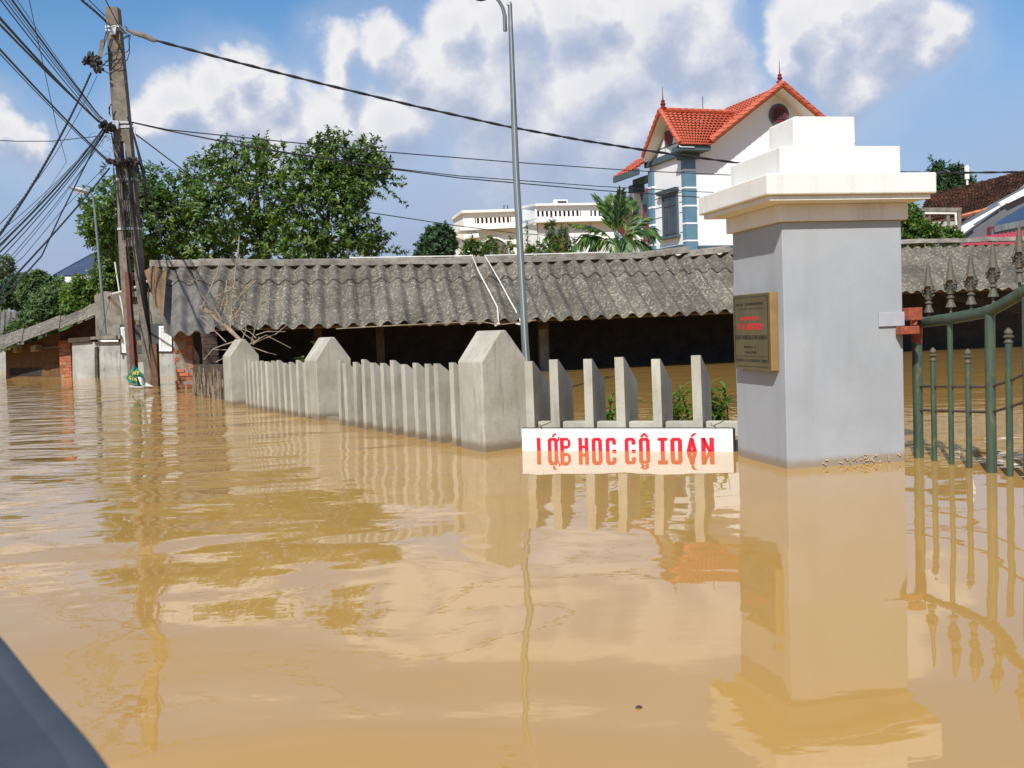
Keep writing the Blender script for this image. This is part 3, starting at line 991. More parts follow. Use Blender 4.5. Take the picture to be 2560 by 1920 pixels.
def tree(label, blobs, Yc, n, k, L, W, m, trunk, limbs, group=None, name='tree', depth=1.0, zmin=None, cat='tree', rad=0.12, extra=None):
    tb = at(*trunk[0], Yc)
    root = thing(name, label, cat, (tb[0], tb[1], 0), group)
    p, a = blob_points(blobs, Yc, n, depth=depth, zmin=zmin)
    if extra is not None:
        p = np.concatenate([p, extra[0]])
        a = np.concatenate([a, extra[1]])
    add_leaves(root, leaves_mesh('leaves', p, a, k, L, W, m))
    tp = [V(tb[0], tb[1], -0.5)] + [at(x, y, Yc) for x, y in trunk]
    part(root, 'trunk', MB().tube(tp, list(np.linspace(rad, rad * 0.35, len(tp))), 8), M_bark, smooth=True)
    if limbs:
        mb = MB()
        for lb in limbs:
            pts = [at(x, y, Yc + dy) for x, y, dy in lb]
            mb.tube(pts, list(np.linspace(rad * 0.45, rad * 0.1, len(pts))), 6)
        part(root, 'limb', mb, M_bark, smooth=True)
    return root


def shoots(lst, Yc, step=0.10):
    """Upright leafy shoots standing out of the crown: lines of whorls."""
    ps, as_ = [], []
    for (x0, y0, x1, y1) in lst:
        Yq = Yc + rng.uniform(-0.5, 0.5)
        a, b = at(x0, y0, Yq), at(x1, y1, Yq)
        n = max(3, int(np.linalg.norm(b - a) / step))
        for i in range(n + 1):
            ps.append(a + (b - a) * i / n + rng.normal(size=3) * 0.02)
            as_.append((b - a) / np.linalg.norm(b - a) + 0.15 * rng.normal(size=3))
    return np.array(ps), np.array(as_)


YT = 33.0
bl_a = [(300, 520, 70), (265, 560, 60), (240, 500, 36), (250, 570, 48), (300, 600, 60), (330, 480, 60), (390, 470, 55), (380, 560, 90), (450, 500, 70), (470, 590, 80), (520, 450, 70), (560, 520, 90),
        (560, 400, 48), (620, 420, 62), (600, 600, 80), (660, 500, 80), (640, 380, 38), (690, 420, 55), (430, 620, 60), (520, 620, 60), (680, 590, 55), (350, 630, 45), (700, 640, 60), (330, 550, 70)]
ex = shoots([(565, 400, 565, 334), (607, 400, 608, 342), (667, 400, 667, 332), (388, 460, 388, 418), (430, 460, 420, 425), (487, 460, 487, 410), (532, 420, 532, 370), (240, 510, 205, 505), (250, 560, 204, 580), (250, 600, 222, 612),
             (640, 400, 640, 350), (255, 440, 262, 415), (280, 470, 268, 450), (245, 540, 215, 530), (262, 620, 250, 655)], YT)
tree('big leafy tree with a broad crown behind the power pole and the shed roof', bl_a, YT, 4400, 8, 0.17, 0.068, M_leaf,
     [(655, 700), (654, 620), (648, 540), (640, 440)],
     [[(654, 640, 0), (610, 560, .5), (560, 500, 1)], [(654, 620, 0), (600, 590, -.4), (520, 560, -.8), (420, 520, -1)], [(652, 560, 0), (690, 500, .5), (700, 430, .5)], [(650, 660, 0), (500, 640, 0), (330, 600, 0), (250, 560, 0)],
      [(672, 660, 0), (668, 590, 0), (660, 520, .4), (660, 420, .4)]], depth=1.0, extra=ex)
bl_b = [(790, 400, 50), (840, 380, 55), (800, 450, 60), (870, 420, 70), (920, 390, 45), (940, 420, 38), (850, 480, 65), (770, 520, 50), (900, 460, 45), (740, 460, 60), (870, 540, 45), (900, 580, 55), (830, 600, 65), (760, 600, 70),
        (930, 600, 38), (800, 640, 60), (900, 630, 50), (860, 500, 45), (720, 560, 50), (950, 440, 28)]
ex = shoots([(795, 390, 794, 334), (830, 380, 818, 316), (862, 390, 862, 345), (910, 390, 911, 343), (935, 390, 946, 349), (955, 430, 975, 404), (930, 440, 1005, 446), (930, 450, 1009, 462), (960, 470, 1011, 507), (910, 460, 958, 494),
             (880, 480, 915, 505), (900, 570, 944, 548), (940, 600, 985, 580), (930, 620, 992, 620), (950, 630, 1018, 631), (750, 410, 754, 374), (765, 400, 775, 370)], YT - 1)
tree('looser leafy tree right of the broad crown, with arching outer shoots over the shed ridge', bl_b, YT - 1, 2300, 8, 0.17, 0.068, M_leaf,
     [(812, 700), (815, 600), (822, 520), (835, 420)],
     [[(815, 560, 0), (780, 500, 0), (745, 450, 0)], [(818, 540, 0), (870, 480, 0), (930, 440, 0)], [(815, 620, 0), (880, 580, 0), (930, 560, 0)], [(815, 600, 0), (760, 560, 0), (700, 520, 0)]], depth=0.8, extra=ex)
tree('small round dark green tree beside the cream villa', [(1100, 610, 45), (1085, 625, 42), (1105, 590, 28), (1062, 640, 26)], 62, 1500, 6, 0.24, 0.13, M_leafdark, [(1100, 700), (1100, 620)], None, rad=0.15)
# left background
tree('pale feathery tree at the left edge above the hut roofs', [(8, 668, 26), (-20, 690, 30)], 95, 420, 7, 0.35, 0.16, M_leaffar, [(5, 770), (8, 680)], None, rad=0.12, group=None)
tree('dark rounded tree behind the left hut', [(45, 720, 34), (20, 740, 30), (60, 745, 32)], 75, 1000, 6, 0.32, 0.16, M_leafdark, [(45, 800), (45, 730)], None, rad=0.2)
tree('light green tree left of the blue tiled roof', [(95, 705, 28), (85, 735, 36), (130, 720, 30), (120, 750, 38), (70, 700, 14)], 58, 1300, 6, 0.28, 0.13, M_leaffar, [(110, 800), (105, 730)], None, rad=0.18)
tree('bush overhanging the old hut roof', [(110, 770, 36), (80, 800, 30), (45, 825, 26), (150, 745, 38), (140, 775, 30), (20, 850, 22)], 41, 1600, 6, 0.17, 0.075, M_leaffar, [(110, 860), (110, 790)], None, rad=0.1, name='bush', cat='bush')
tree('glossy bright green bush in front of the blue tiled roof', [(190, 742, 34), (228, 722, 28), (225, 755, 34), (185, 765, 30), (250, 735, 30), (196, 704, 15)], 37, 1000, 7, 0.16, 0.07, M_leafyel, [(210, 860), (210, 740)], None, rad=0.09, name='bush', cat='bush')
tree('dense shrub growing behind the mossy wall and the power pole', [(300, 690, 46), (280, 650, 40), (330, 700, 45), (265, 700, 36), (370, 690, 50), (360, 650, 40)], 36, 1500, 7, 0.16, 0.07, M_leaf, [(300, 860), (300, 720)], None, rad=0.09, name='bush', cat='bush')
# far belt of trees closing the horizon
fb_p, fb_a = [], []
for i in range(2600):
    x = rng.uniform(-150, 150)
    z = rng.uniform(0, 1) ** 0.8 * (4.5 + 1.6 * math.sin(x * 0.13) + 1.0 * math.sin(x * 0.41 + 1))
    fb_p.append((x, 125 + rng.uniform(-5, 5), z))
    fb_a.append((rng.normal() * 0.3, -0.5, 0.7))
me = leaves_mesh('far_trees', fb_p, fb_a, 6, 2.2, 1.3, M_leaffar)
o_ = bpy.data.objects.new('far_trees', me)
o_['kind'] = 'stuff'
COL.objects.link(o_)

# ------------------------------------------------------------------ shed with corrugated roof
SU = unit(V(0.986, 0.165))
SW = V(-SU[1], SU[0])
E0 = V(-7.27, 21.62)                       # left end of the eave line on plan
RUN = 2.5
PITCHW = 0.362
shed = thing('shed', 'long low shed under a mossy corrugated roof, its dark open front standing in the flood', 'shed', (*E0, 0))
EZ = lambda s: np.interp(s, [0, 1.2, 6, 9, 13.4, 16.5], [1.285, 1.262, 1.225, 1.23, 1.262, 1.26])
RZ = lambda s: np.interp(s, [0, 3, 6, 9, 16.5], [2.73, 2.66, 2.61, 2.61, 2.68])
rise = unit(V(*(SW * RUN), 1.52))
nrm = V(*(-SW * 1.52 / math.hypot(RUN, 1.52)), RUN / math.hypot(RUN, 1.52))


def roofpt(s, v, amp=0.064, lift=0.0, run=RUN, E=E0, ez=EZ, rz_=RZ, pw=PITCHW, ph=0.0):
    """s metres along the eave, v from 0 at the eave to 1 at the ridge."""
    q = E + SU * s + SW * run * v
    z = ez(s) + (rz_(s) - ez(s)) * v
    h_ = amp * math.cos(2 * PI * (s + ph) / pw) + lift
    return V(q[0], q[1], z) + nrm * h_


SHW = 3 * PITCHW
nsh = 15
for i in range(nsh):
    s0 = i * SHW
    s1 = s0 + SHW + 0.04
    jit = random.uniform(-0.008, 0.012)
    mm = M_roof_clean if i == 0 else M_roof
    lo = (-0.02 + random.uniform(-0.008, 0.008))
    if i == 0:
        lo = -0.10
    mb = MB().sheet(lambda u, v: roofpt(s0 + (s1 - s0) * u, lo + (0.76 - lo) * v, lift=jit + (0.04 * math.sin(u * 3) * (1 - v) if i == 0 else 0)) - (V(0.25 * v * (1 - u) - 0.14 * (1 - v) * (1 - u), 0, 0) if i == 0 else 0), 30, 5, 0.008)
    part(shed, 'roof_sheet', mb, mm, smooth=True)
    mb = MB().sheet(lambda u, v: roofpt(s0 + (s1 - s0) * u, 0.70 + (0.985 - 0.70) * v, lift=0.03 + jit - 0.01 * v) - (V(0.22 * (1 - u), 0, 0) if i == 0 else 0), 30, 3, 0.008)
    part(shed, 'roof_sheet', mb, M_roof, smooth=True)
# rear slope, plain
mb = MB().sheet(lambda u, v: (lambda q: V(q[0], q[1], 2.72 - 1.5 * v + 0.04 * math.cos(2 * PI * u * nsh * 3)))(E0 + SU * (u * nsh * SHW) + SW * (RUN + 0.05 + 2.5 * v)), 360, 2, 0.01)
part(shed, 'rear_roof', mb, M_roof, smooth=True)
# ridge caps
s = -0.52
k_ = 0
while s < nsh * SHW - 0.05:
    ln = 1.12
    e = min(s + ln, nsh * SHW + 0.02)
    h0 = 0.012 * (k_ % 2) + random.uniform(-0.004, 0.006)
    a, b = s, e
    tl = 0.0
    if e > 12.2 and s > 11:
        tl = 0.09
    prof = [(-0.13, -0.075), (-0.10, 0.05), (-0.03, 0.085), (0.03, 0.085), (0.15, 0.0), (0.17, -0.06), (0.15, -0.065), (0.02, 0.065), (-0.02, 0.065), (-0.085, 0.035), (-0.115, -0.085)]
    pa = [V(*(E0 + SU * a + SW * (RUN + y)), RZ(a) + 0.075 + z + h0) for y, z in prof]
    pb = V(*(SU * (b - a)), RZ(b) - RZ(a) + tl)
    part(shed, 'ridge_cap', MB().prism(pa, pb), M_ridge)
    s += ln - 0.05
    k_ += 1
# timber, posts, walls
TL = nsh * SHW
mb = MB().tube([(*(E0 + SU * 0.1 + SW * 0.12), EZ(0) - 0.055), (*(E0 + SU * 6 + SW * 0.12), EZ(6) - 0.05), (*(E0 + SU * TL + SW * 0.12), EZ(TL) - 0.05)], 0.035, 6)
part(shed, 'eave_beam', mb, M_wood)
for j in range(9):
    s_ = 0.7 + j * 1.5
    a = E0 + SU * s_
    part(shed, 'rafter', MB().tube([(*(a + SW * 0.15), EZ(s_) - 0.08), (*(a + SW * (RUN - 0.05)), RZ(s_) - 0.15)], 0.035, 6), M_wood)
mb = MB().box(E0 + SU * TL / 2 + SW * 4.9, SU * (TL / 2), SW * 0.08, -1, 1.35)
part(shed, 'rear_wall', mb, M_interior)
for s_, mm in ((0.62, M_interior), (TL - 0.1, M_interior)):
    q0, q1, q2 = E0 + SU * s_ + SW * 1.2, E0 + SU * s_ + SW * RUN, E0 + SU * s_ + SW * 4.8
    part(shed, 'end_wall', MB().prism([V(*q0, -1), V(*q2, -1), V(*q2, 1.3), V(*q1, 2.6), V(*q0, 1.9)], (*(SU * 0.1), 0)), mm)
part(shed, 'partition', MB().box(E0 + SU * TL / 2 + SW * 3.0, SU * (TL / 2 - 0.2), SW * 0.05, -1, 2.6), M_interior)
# brick corner column, brick by brick
brick_me = new_mesh('brick', MB().hexa([(-.5, -.5, -.5), (.5, -.5, -.5), (.5, .5, -.5), (-.5, .5, -.5)], [(-.5, -.5, .5), (.5, -.5, .5), (.5, .5, .5), (-.5, .5, .5)]), M_brick)
dbrick_me = new_mesh('brick', MB().hexa([(-.5, -.5, -.5), (.5, -.5, -.5), (.5, .5, -.5), (-.5, .5, -.5)], [(-.5, -.5, .5), (.5, -.5, .5), (.5, .5, .5), (-.5, .5, .5)]), M_darkbrick)


def brick_column(root, c, dx, dy, wx, wy, z0, z1, me, ch=0.075, core=M_mortar, jit=0.008):
    part(root, 'mortar_core', MB().box(c, dx * (wx / 2 - 0.012), dy * (wy / 2 - 0.012), -1, z1 - 0.01), core)
    ang = math.atan2(dx[1], dx[0])
    z, row = z0, 0
    while z < z1:
        n = 2 if row % 2 == 0 else 1
        for side in (-1, 1):
            cuts = [(-.5, 0.0), (0.0, .5)] if n == 2 else [(-.5, -0.22), (-0.22, 0.28), (0.28, .5)]
            for a, b in cuts:
                q = c + dx * wx * (a + b) / 2 + dy * side * (wy / 4) + dy * random.uniform(-jit, jit) + dx * random.uniform(-jit, jit)
                if random.random() < 0.06 and side < 0:
                    continue
                piece(root, 'brick', me, (*q, z + ch / 2), rot=(random.uniform(-.04, .04), random.uniform(-.04, .04), ang + random.uniform(-.06, .06)),
                      scale=(wx * (b - a) - 0.012, wy / 2 - 0.008, ch - 0.014))
        z += ch
        row += 1


bc = ground(459, 972)[:2] + V(0, 0.2)
brick_column(shed, bc, SU, SW, 0.36, 0.36, -0.15, 1.30, brick_me, 0.082, jit=0.02)
for px, dpt in ((1360, 1.55),):
    q = V(*at(px, 900, 1)[:2])
    s_ = line_s(px, 900, E0 + SW * dpt, SU)
    q = E0 + SU * s_ + SW * dpt
    brick_column(shed, q, SU, SW, 0.24, 0.24, 1.0, 1.55, dbrick_me, 0.075, M_darkbrick)
    part(shed, 'post', MB().box(q, SU * 0.11, SW * 0.11, -1, 0.97), M_concrete)
for s_ in (3.2, 4.6):
    q = E0 + SU * s_ + SW * 1.6
    part(shed, 'post', MB().box(q, SU * 0.09, SW * 0.09, -1, 1.9), M_darkmud)
# broken brown sheet curling down at the left end
c00, c10, c11, c01 = at(362, 671, 23.45), at(418, 672, 23.5), at(410, 788, 21.62), at(393, 765, 22.2)


def curl(u, v):
    p = (c00 * (1 - u) + c10 * u) * (1 - v) + (c01 * (1 - u) + c11 * u) * v
    return p + V(0, -0.05, 0.06 * math.sin(u * 2 * PI - 1.2) * (1 - 0.5 * v))


part(shed, 'broken_sheet', MB().sheet(curl, 14, 6, 0.01), M_roof_brown, smooth=True)

# low broken wall beside the brick column
wl0, wl1 = ground(484, 990)[:2], ground(566, 1000)[:2]
lw = thing('broken_wall', 'low broken dark brick wall with a stump of a pier, left of the first fence pillar', 'wall', (*wl0, 0))
wd_ = unit(wl1 - wl0)
wn_ = V(-wd_[1], wd_[0])
LW = np.linalg.norm(wl1 - wl0)
part(lw, 'wall_base', MB().box(wl0 + wd_ * (LW + 1.2) / 2 + wn_ * 0.15, wd_ * (LW + 1.2) / 2, wn_ * 0.13, -1, 0.57), M_darkmud)
brick_column(lw, wl0 + wd_ * 0.13 + wn_ * 0.3, wd_, wn_, 0.24, 0.24, 0.57, 1.12, dbrick_me, 0.07, M_darkbrick)
mb = MB()
for i in range(90):
    a = random.uniform(0, LW)
    q = wl0 + wd_ * a - wn_ * random.uniform(0.0, 0.03)
    z = random.uniform(0.05, 0.55)
    mb.tube([(*q, z), (*(q + wd_ * random.uniform(-.03, .03)), z - random.uniform(0.1, 0.4))], 0.006, 4)
part(lw, 'hanging_roots', mb, M_branch, kind='stuff')

# right-hand shed
E1 = V(8.8, 26.3)
shed2 = thing('shed', 'corrugated shed roof behind the green gate, right of the grey pillar', 'shed', (*E1, 0))
EZ2 = lambda s: 1.60
RZ2 = lambda s: 2.88
nrm = V(*(-SW * 1.28 / math.hypot(2.1, 1.28)), 2.1 / math.hypot(2.1, 1.28))
for i in range(7):
    s0 = i * 0.96 - 0.1
    f2 = lambda s, v, l: roofpt(s, v, amp=0.036, lift=l, run=2.1, E=E1, ez=EZ2, rz_=RZ2, pw=0.32)
    part(shed2, 'roof_sheet', MB().sheet(lambda u, v: f2(s0 + 1.0 * u, -0.02 + 0.99 * v, random.uniform(0, 0.001)), 24, 5, 0.008), M_roof, smooth=True)
s = -0.15
k_ = 0
while s < 6.6:
    prof = [(-0.16, -0.06), (-0.03, 0.06), (0.03, 0.06), (0.16, -0.05), (0.15, -0.065), (0.0, 0.035), (-0.15, -0.075)]
    pa = [V(*(E1 + SU * s + SW * (2.1 + y)), 2.88 + 0.11 + z + 0.014 * (k_ % 2)) for y, z in prof]
    part(shed2, 'ridge_cap', MB().prism(pa, (*(SU * 1.12), 0.03 if k_ % 2 == 0 else 0.0)), M_ridge)
    s += 1.06
    k_ += 1
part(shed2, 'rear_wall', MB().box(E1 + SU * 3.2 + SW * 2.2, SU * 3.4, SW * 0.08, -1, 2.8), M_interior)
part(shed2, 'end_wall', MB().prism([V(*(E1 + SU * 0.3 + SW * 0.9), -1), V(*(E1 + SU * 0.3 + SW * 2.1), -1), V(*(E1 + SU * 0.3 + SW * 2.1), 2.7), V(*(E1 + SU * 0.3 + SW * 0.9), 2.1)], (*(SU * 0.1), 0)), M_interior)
brick_column(shed2, E1 + SU * 0.95 + SW * 0.5, SU, SW, 0.22, 0.22, 0.9, 1.72, brick_me, 0.075)
part(shed2, 'eave_beam', MB().tube([(*(E1 + SW * 0.1), 1.56), (*(E1 + SU * 6.6 + SW * 0.1), 1.56)], 0.035, 6), M_wood)
for i in range(4):
    a = E1 + SU * (2.6 + i * 0.12) + SW * 0.6
    part(shed2, 'loose_wire', MB().tube([(*a, 1.5 - i * 0.05), (*(a + SU * 2.4), 1.15 - i * 0.1), (*(a + SU * 4), 0.9 - i * 0.12)], 0.009, 5), M_rod)

# pipes lying on the roof
Yr = lambda px: 22.9 + (px - 400) * 0.00175 + 1.35


def roof_px(px, py, lift=0.07):
    """Point on the front roof slope seen at a pixel."""
    d = ray(px, py)
    p0 = roofpt(5, 0.5, amp=0)
    n_ = np.cross(np.array([*SU, 0]), V(*(SW * RUN), 1.52))
    n_ = unit(n_)
    t_ = np.dot(p0 - V(0, 0, EYE), n_) / np.dot(d, n_)
    p = V(0, 0, EYE) + d * t_
    return p + n_ * (lift if n_[2] > 0 else -lift)


pp = thing('water_pipe', 'white plastic water pipes lying along the ridge and down the corrugated roof', 'pipe', (*E0, 2.8))
def ridge_pt(s_, dz=0.17):
    return V(*(E0 + SU * s_ + SW * RUN), RZ(s_) + dz)


sr = [line_s(px, 640, E0 + SW * RUN, SU) for px in (873, 1180, 1212, 1524)]
part(pp, 'pipe', MB().tube([ridge_pt(sr[0], 0.18), ridge_pt((sr[0] + sr[1]) / 2, 0.195), ridge_pt(sr[1], 0.19)] + [roof_px(1196, 687, .09), roof_px(1222, 735, .08), roof_px(1243, 776, .08), at(1247, 812, 22.3)], 0.017, 8), M_pvc, smooth=True)
part(pp, 'pipe', MB().tube([ridge_pt(sr[3], 0.18), ridge_pt((sr[3] + sr[2]) / 2, 0.19), ridge_pt(sr[2], 0.19)] + [roof_px(1245, 705, .09), roof_px(1275, 760, .08), roof_px(1297, 799, .08), at(1305, 815, 22.5)], 0.017, 8), M_pvc, smooth=True)
part(pp, 'elbow', MB().tube([at(1243, 802, 22.25), at(1248, 808, 22.25), at(1238, 814, 22.3)], 0.027, 8), M_pvc)
part(pp, 'elbow', MB().tube([at(1300, 803, 22.45), at(1306, 812, 22.45), at(1290, 808, 22.5)], 0.027, 8), M_pvc)
solo('eave_cable', MB().tube([at(x, y, Y_) for x, y, Y_ in ((840, 822, 21.9), (1000, 813, 22.1), (1200, 803, 22.3), (1245, 812, 22.2), (1300, 806, 22.4), (1340, 800, 22.5))], 0.011, 6), M_branch,
     'thin brown cable drooping under the edge of the corrugated roof', 'cable')


# ------------------------------------------------------------------ plants behind the right fence
leafblade = MB()
ns = 6
for i in range(ns + 1):
    f_ = i / ns
    wdt = 0.011 * math.sin(PI * min(1, 0.12 + f_ * 0.88)) + 0.0006
    y = 0.17 * f_
    z = 0.10 * f_ - 0.13 * f_ * f_
    leafblade.v += [(-wdt, y, z + 0.003), (0, y, z), (wdt, y, z + 0.003)]
for i in range(ns):
    a = i * 3
    leafblade.f += [(a, a + 1, a + 4, a + 3), (a + 1, a + 2, a + 5, a + 4)]
blade_me = new_mesh('leaf', leafblade, M_leafyel, smooth=False)


def fence_plant(px, Yd, nst, hmax, label):
    b = at(px, 1062, Yd)
    root = thing('plant', label, 'plant', (b[0], b[1], 0), 'long leafed plants rising from the water behind the pickets')
    for s_ in range(nst):
        bx, by = b[0] + random.uniform(-0.15, 0.15), b[1] + random.uniform(-0.08, 0.08)
        h_ = random.uniform(0.45, 1.0) * hmax
        lx, ly = random.uniform(-0.12, 0.12), random.uniform(-0.1, 0.1)
        top = V(bx + lx, by + ly, h_)
        part(root, 'stem', MB().tube([(bx, by, -0.4), (bx + lx * 0.4, by + ly * 0.4, h_ * 0.5), top], [0.006, 0.005, 0.003], 5), M_leafyel, kind=None)
        for j in range(22):
            f_ = random.uniform(0.1, 1.0)
            p = V(bx, by, 0) * (1 - f_) + top * f_
            p[2] = h_ * f_
            sc_ = random.uniform(0.6, 1.15)
            piece(root, 'leaf', blade_me, p, rot=(random.uniform(-0.2, 0.7), random.uniform(-.3, .3), random.uniform(0, 2 * PI)), scale=(sc_ * 1.1, sc_, sc_))


fence_plant(1518, 9.5, 8, 0.36, 'small long leafed plant between the third and fourth pickets')
fence_plant(1690, 9.5, 13, 0.42, 'bushy long leafed plant between the fifth and last pickets')
fence_plant(1790, 9.2, 16, 0.48, 'tallest long leafed plant, between the last picket and the grey pillar')
fence_plant(1612, 9.6, 1, 0.13, 'single pale shoot drooping beside the fourth picket')
for px, py, Yd, lb in ((785, 860, 15.4, 'upper tuft of yellow green leaves above the middle fence pillar'), (757, 897, 14.6, 'small sprig of leaves left of the middle fence pillar')):
    b = at(px, py, Yd)
    root = thing('sprig', lb, 'plant', (b[0], b[1], 0))
    part(root, 'stem', MB().tube([(b[0] + 0.05, b[1], -0.3), (b[0] + 0.03, b[1], 0.5), b], [0.008, 0.006, 0.003], 5), M_branch)
    for j in range(7):
        sc_ = random.uniform(0.35, 0.6)
        piece(root, 'leaf', blade_me, b + rng.normal(size=3) * 0.035, rot=(random.uniform(-.2, .8), 0, random.uniform(0, 2 * PI)), scale=(sc_ * 3.5, sc_, sc_))

# ------------------------------------------------------------------ dead branch over the first pillar
YB = 16.6
db = thing('dead_branch', 'dry dead branch full of twigs caught over the first fence pillar', 'branch', at(600, 850, YB))


def bpt(l):
    return [at(x, y, YB + dy) for x, y, dy in l]


part(db, 'main_stem', MB().tube(bpt([(502, 768, .5), (530, 786, .4), (552, 806, .2), (575, 825, .1), (600, 850, 0), (628, 872, .2)]), [0.045, 0.043, 0.04, 0.036, 0.03, 0.02], 8), M_branch, smooth=True)
TW = [[(505, 772, .4), (515, 745, .5), (540, 690, .7), (553, 640, .8)], [(575, 825, .1), (580, 770, .3), (588, 680, .6), (598, 592, .8)], [(598, 592, .8), (595, 640, .7), (578, 722, .5)], [(560, 815, .2), (500, 730, .4), (494, 705, .5), (480, 696, .6)],
      [(545, 790, .2), (560, 745, .3), (566, 710, .4)], [(628, 858, .1), (640, 810, .0), (650, 762, 0), (664, 748, 0), (708, 751, 0)], [(650, 762, 0), (690, 738, .1)], [(660, 776, 0), (653, 762, 0)], [(595, 745, .2), (615, 720, .2), (645, 685, .3)],
      [(560, 730, .2), (600, 720, .3)], [(600, 850, 0), (560, 862, .0), (533, 872, -.1), (509, 900, -.2)], [(600, 850, 0), (580, 875, 0), (533, 874, 0)], [(620, 862, 0), (640, 855, 0), (690, 835, .1), (718, 812, .2)],
      [(640, 838, 0), (665, 829, 0), (714, 829, .1)], [(625, 860, 0), (665, 838, 0), (727, 870, .1)], [(630, 868, 0), (670, 882, 0), (691, 887, .1)], [(640, 845, 0), (625, 830, 0), (600, 820, 0)], [(640, 855, 0), (610, 835, 0), (596, 815, 0)],
      [(500, 790, .3), (525, 797, .3), (550, 800, .2)], [(565, 855, 0), (540, 830, .1), (500, 795, .2)], [(633, 862, .0), (646, 848, 0), (648, 842, 0)], [(555, 800, .1), (535, 770, .2), (520, 760, .2), (505, 768, .3)], [(566, 700, .3), (567, 760, .2), (552, 800, .1)],
      [(535, 745, .4), (570, 725, .4), (590, 730, .4)], [(640, 700, .2), (600, 740, .2), (585, 760, .2)], [(580, 800, .1), (600, 770, .2), (622, 730, .3)], [(540, 905, -.2), (560, 895, -.1), (575, 885, 0)], [(605, 850, .0), (615, 825, .05), (612, 800, .1)]]
mb = MB()
for l in TW:
    pts = bpt(l)
    r0_ = 0.014 if len(l) > 3 else 0.010
    mb.tube(pts, list(np.linspace(r0_, 0.005, len(pts))), 5)
for i in range(110):
    x, y = random.gauss(572, 22), random.gauss(765, 30)
    a = random.uniform(0, PI)
    l_ = random.uniform(6, 26)
    p0, p1, p2 = at(x, y, YB + .3), at(x + math.cos(a) * l_ * .5 + random.uniform(-3, 3), y - math.sin(a) * l_ * .5, YB + .3 + random.uniform(-.1, .1)), at(x + math.cos(a) * l_, y - math.sin(a) * l_, YB + .3)
    mb.tube([p0, p1, p2], [0.006, 0.005, 0.003], 4)
part(db, 'twigs', mb, M_branch, kind='stuff')
# thin reeds by the broken wall
solo('reed_stalk', MB().tube([at(493, 985, 19.2), at(505, 955, 19.2), at(524, 921, 19.2)], 0.006, 5).tube([at(505, 955, 19.2), at(515, 930, 19.2)], 0.005, 5), M_branch, 'forked dry stalk leaning in the water by the broken wall', 'stalk')

# ------------------------------------------------------------------ street lamps
YL = 15.0
bx = at(1326, 960, YL)
topL = at(1274.5, 8, YL)
sl = thing('street_lamp', 'tall galvanised street lamp post rising behind the nearest fence pillar', 'street lamp', (bx[0], bx[1], 0))
base = V(bx[0], bx[1], -1.0)
ptsL = [V(bx[0] + 0.012, bx[1], -1.0), V(*at(1313, 860, YL)), V(*at(1290, 430, YL)), V(*topL)]
part(sl, 'post', MB().tube(ptsL, [0.062, 0.056, 0.048, 0.03], 8), M_galv)
part(sl, 'pale_strip', MB().tube([p + V(0.002, -r_, 0) for p, r_ in zip(ptsL, (0.062, 0.055, 0.047, 0.03))], 0.0065, 6), M_galvlight)  # paler strip running down the near side of the post
sl_t = topL
part(sl, 'post_cap', MB().tube([topL + V(-0.01, -0.0, -0.03), topL + V(-0.01, 0, 0.018)], 0.034, 8), M_galvlight)
arm = [at(1263, 78, YL - .03), at(1262, 40, YL - .03), at(1257, 20, YL - .03), at(1249, 5, YL - .03), at(1238, -8, YL - .03), at(1222, -14, YL - .03), at(1205, -8, YL - .03)]
part(sl, 'arm', MB().tube(arm, [0.03, 0.03, 0.026, 0.024, 0.022, 0.022, 0.022], 8), M_galv, smooth=True)
ll = at(1203, -6, YL - .03)
mb = MB().lathe((0, 0, 0), [(0.02, 0.05), (0.09, 0.045), (0.10, 0.0), (0.07, -0.035), (0.01, -0.05)], 14, (1.0, 0.6))
mb.v = [(x + ll[0], y + ll[1], z + ll[2]) for x, y, z in mb.v]
part(sl, 'lamp_head', mb, M_dark, smooth=True)

YL2 = 30.6
b2 = at(264, 838, YL2)
s2 = thing('street_lamp', 'slim street lamp with a curved arm on the ledge left of the power pole', 'street lamp', tuple(b2))
part(s2, 'post', MB().tube([b2, at(240, 560, YL2), at(234, 500, YL2), at(231, 488, YL2), at(224, 480, YL2)], [0.04, 0.035, 0.032, 0.032, 0.032], 8), M_galv, smooth=True)
h0, h1 = at(224, 480, YL2), at(171, 467, YL2)
part(s2, 'lamp_head', MB().tube([h0, h0 * .8 + h1 * .2, h0 * .35 + h1 * .65, h1], [0.05, 0.09, 0.08, 0.02], 8), M_galv, smooth=True)
part(s2, 'diffuser', MB().tube([h0 * .75 + h1 * .25 + V(0, 0, -.07), h0 * .3 + h1 * .7 + V(0, 0, -.06)], [0.05, 0.04], 8), M_pvc)

# ------------------------------------------------------------------ power pole
YP = 23.7


def ppt(px, py, dy=0.0):
    return at(px, py, YP + dy)


cx = lambda y: np.interp(y, [17, 300, 445, 640, 966, 1060], [277.5, 300, 313, 324, 352, 360])
hw = lambda y: np.interp(y, [17, 300, 445, 640, 966, 1060], [15.5, 20, 22, 27, 30, 31])
ep = thing('power_pole', 'weathered concrete power pole with slots up its face and a tangle of cables', 'utility pole', (*ppt(352, 966)[:2], 0))
TH = (0.0, 0.22, 0.0)


def ring_strip(mb, ya, yb, xa0, xa1, xb0, xb1):
    mb.prism([ppt(xa0, ya), ppt(xb0, yb), ppt(xb1, yb), ppt(xa1, ya)], TH)


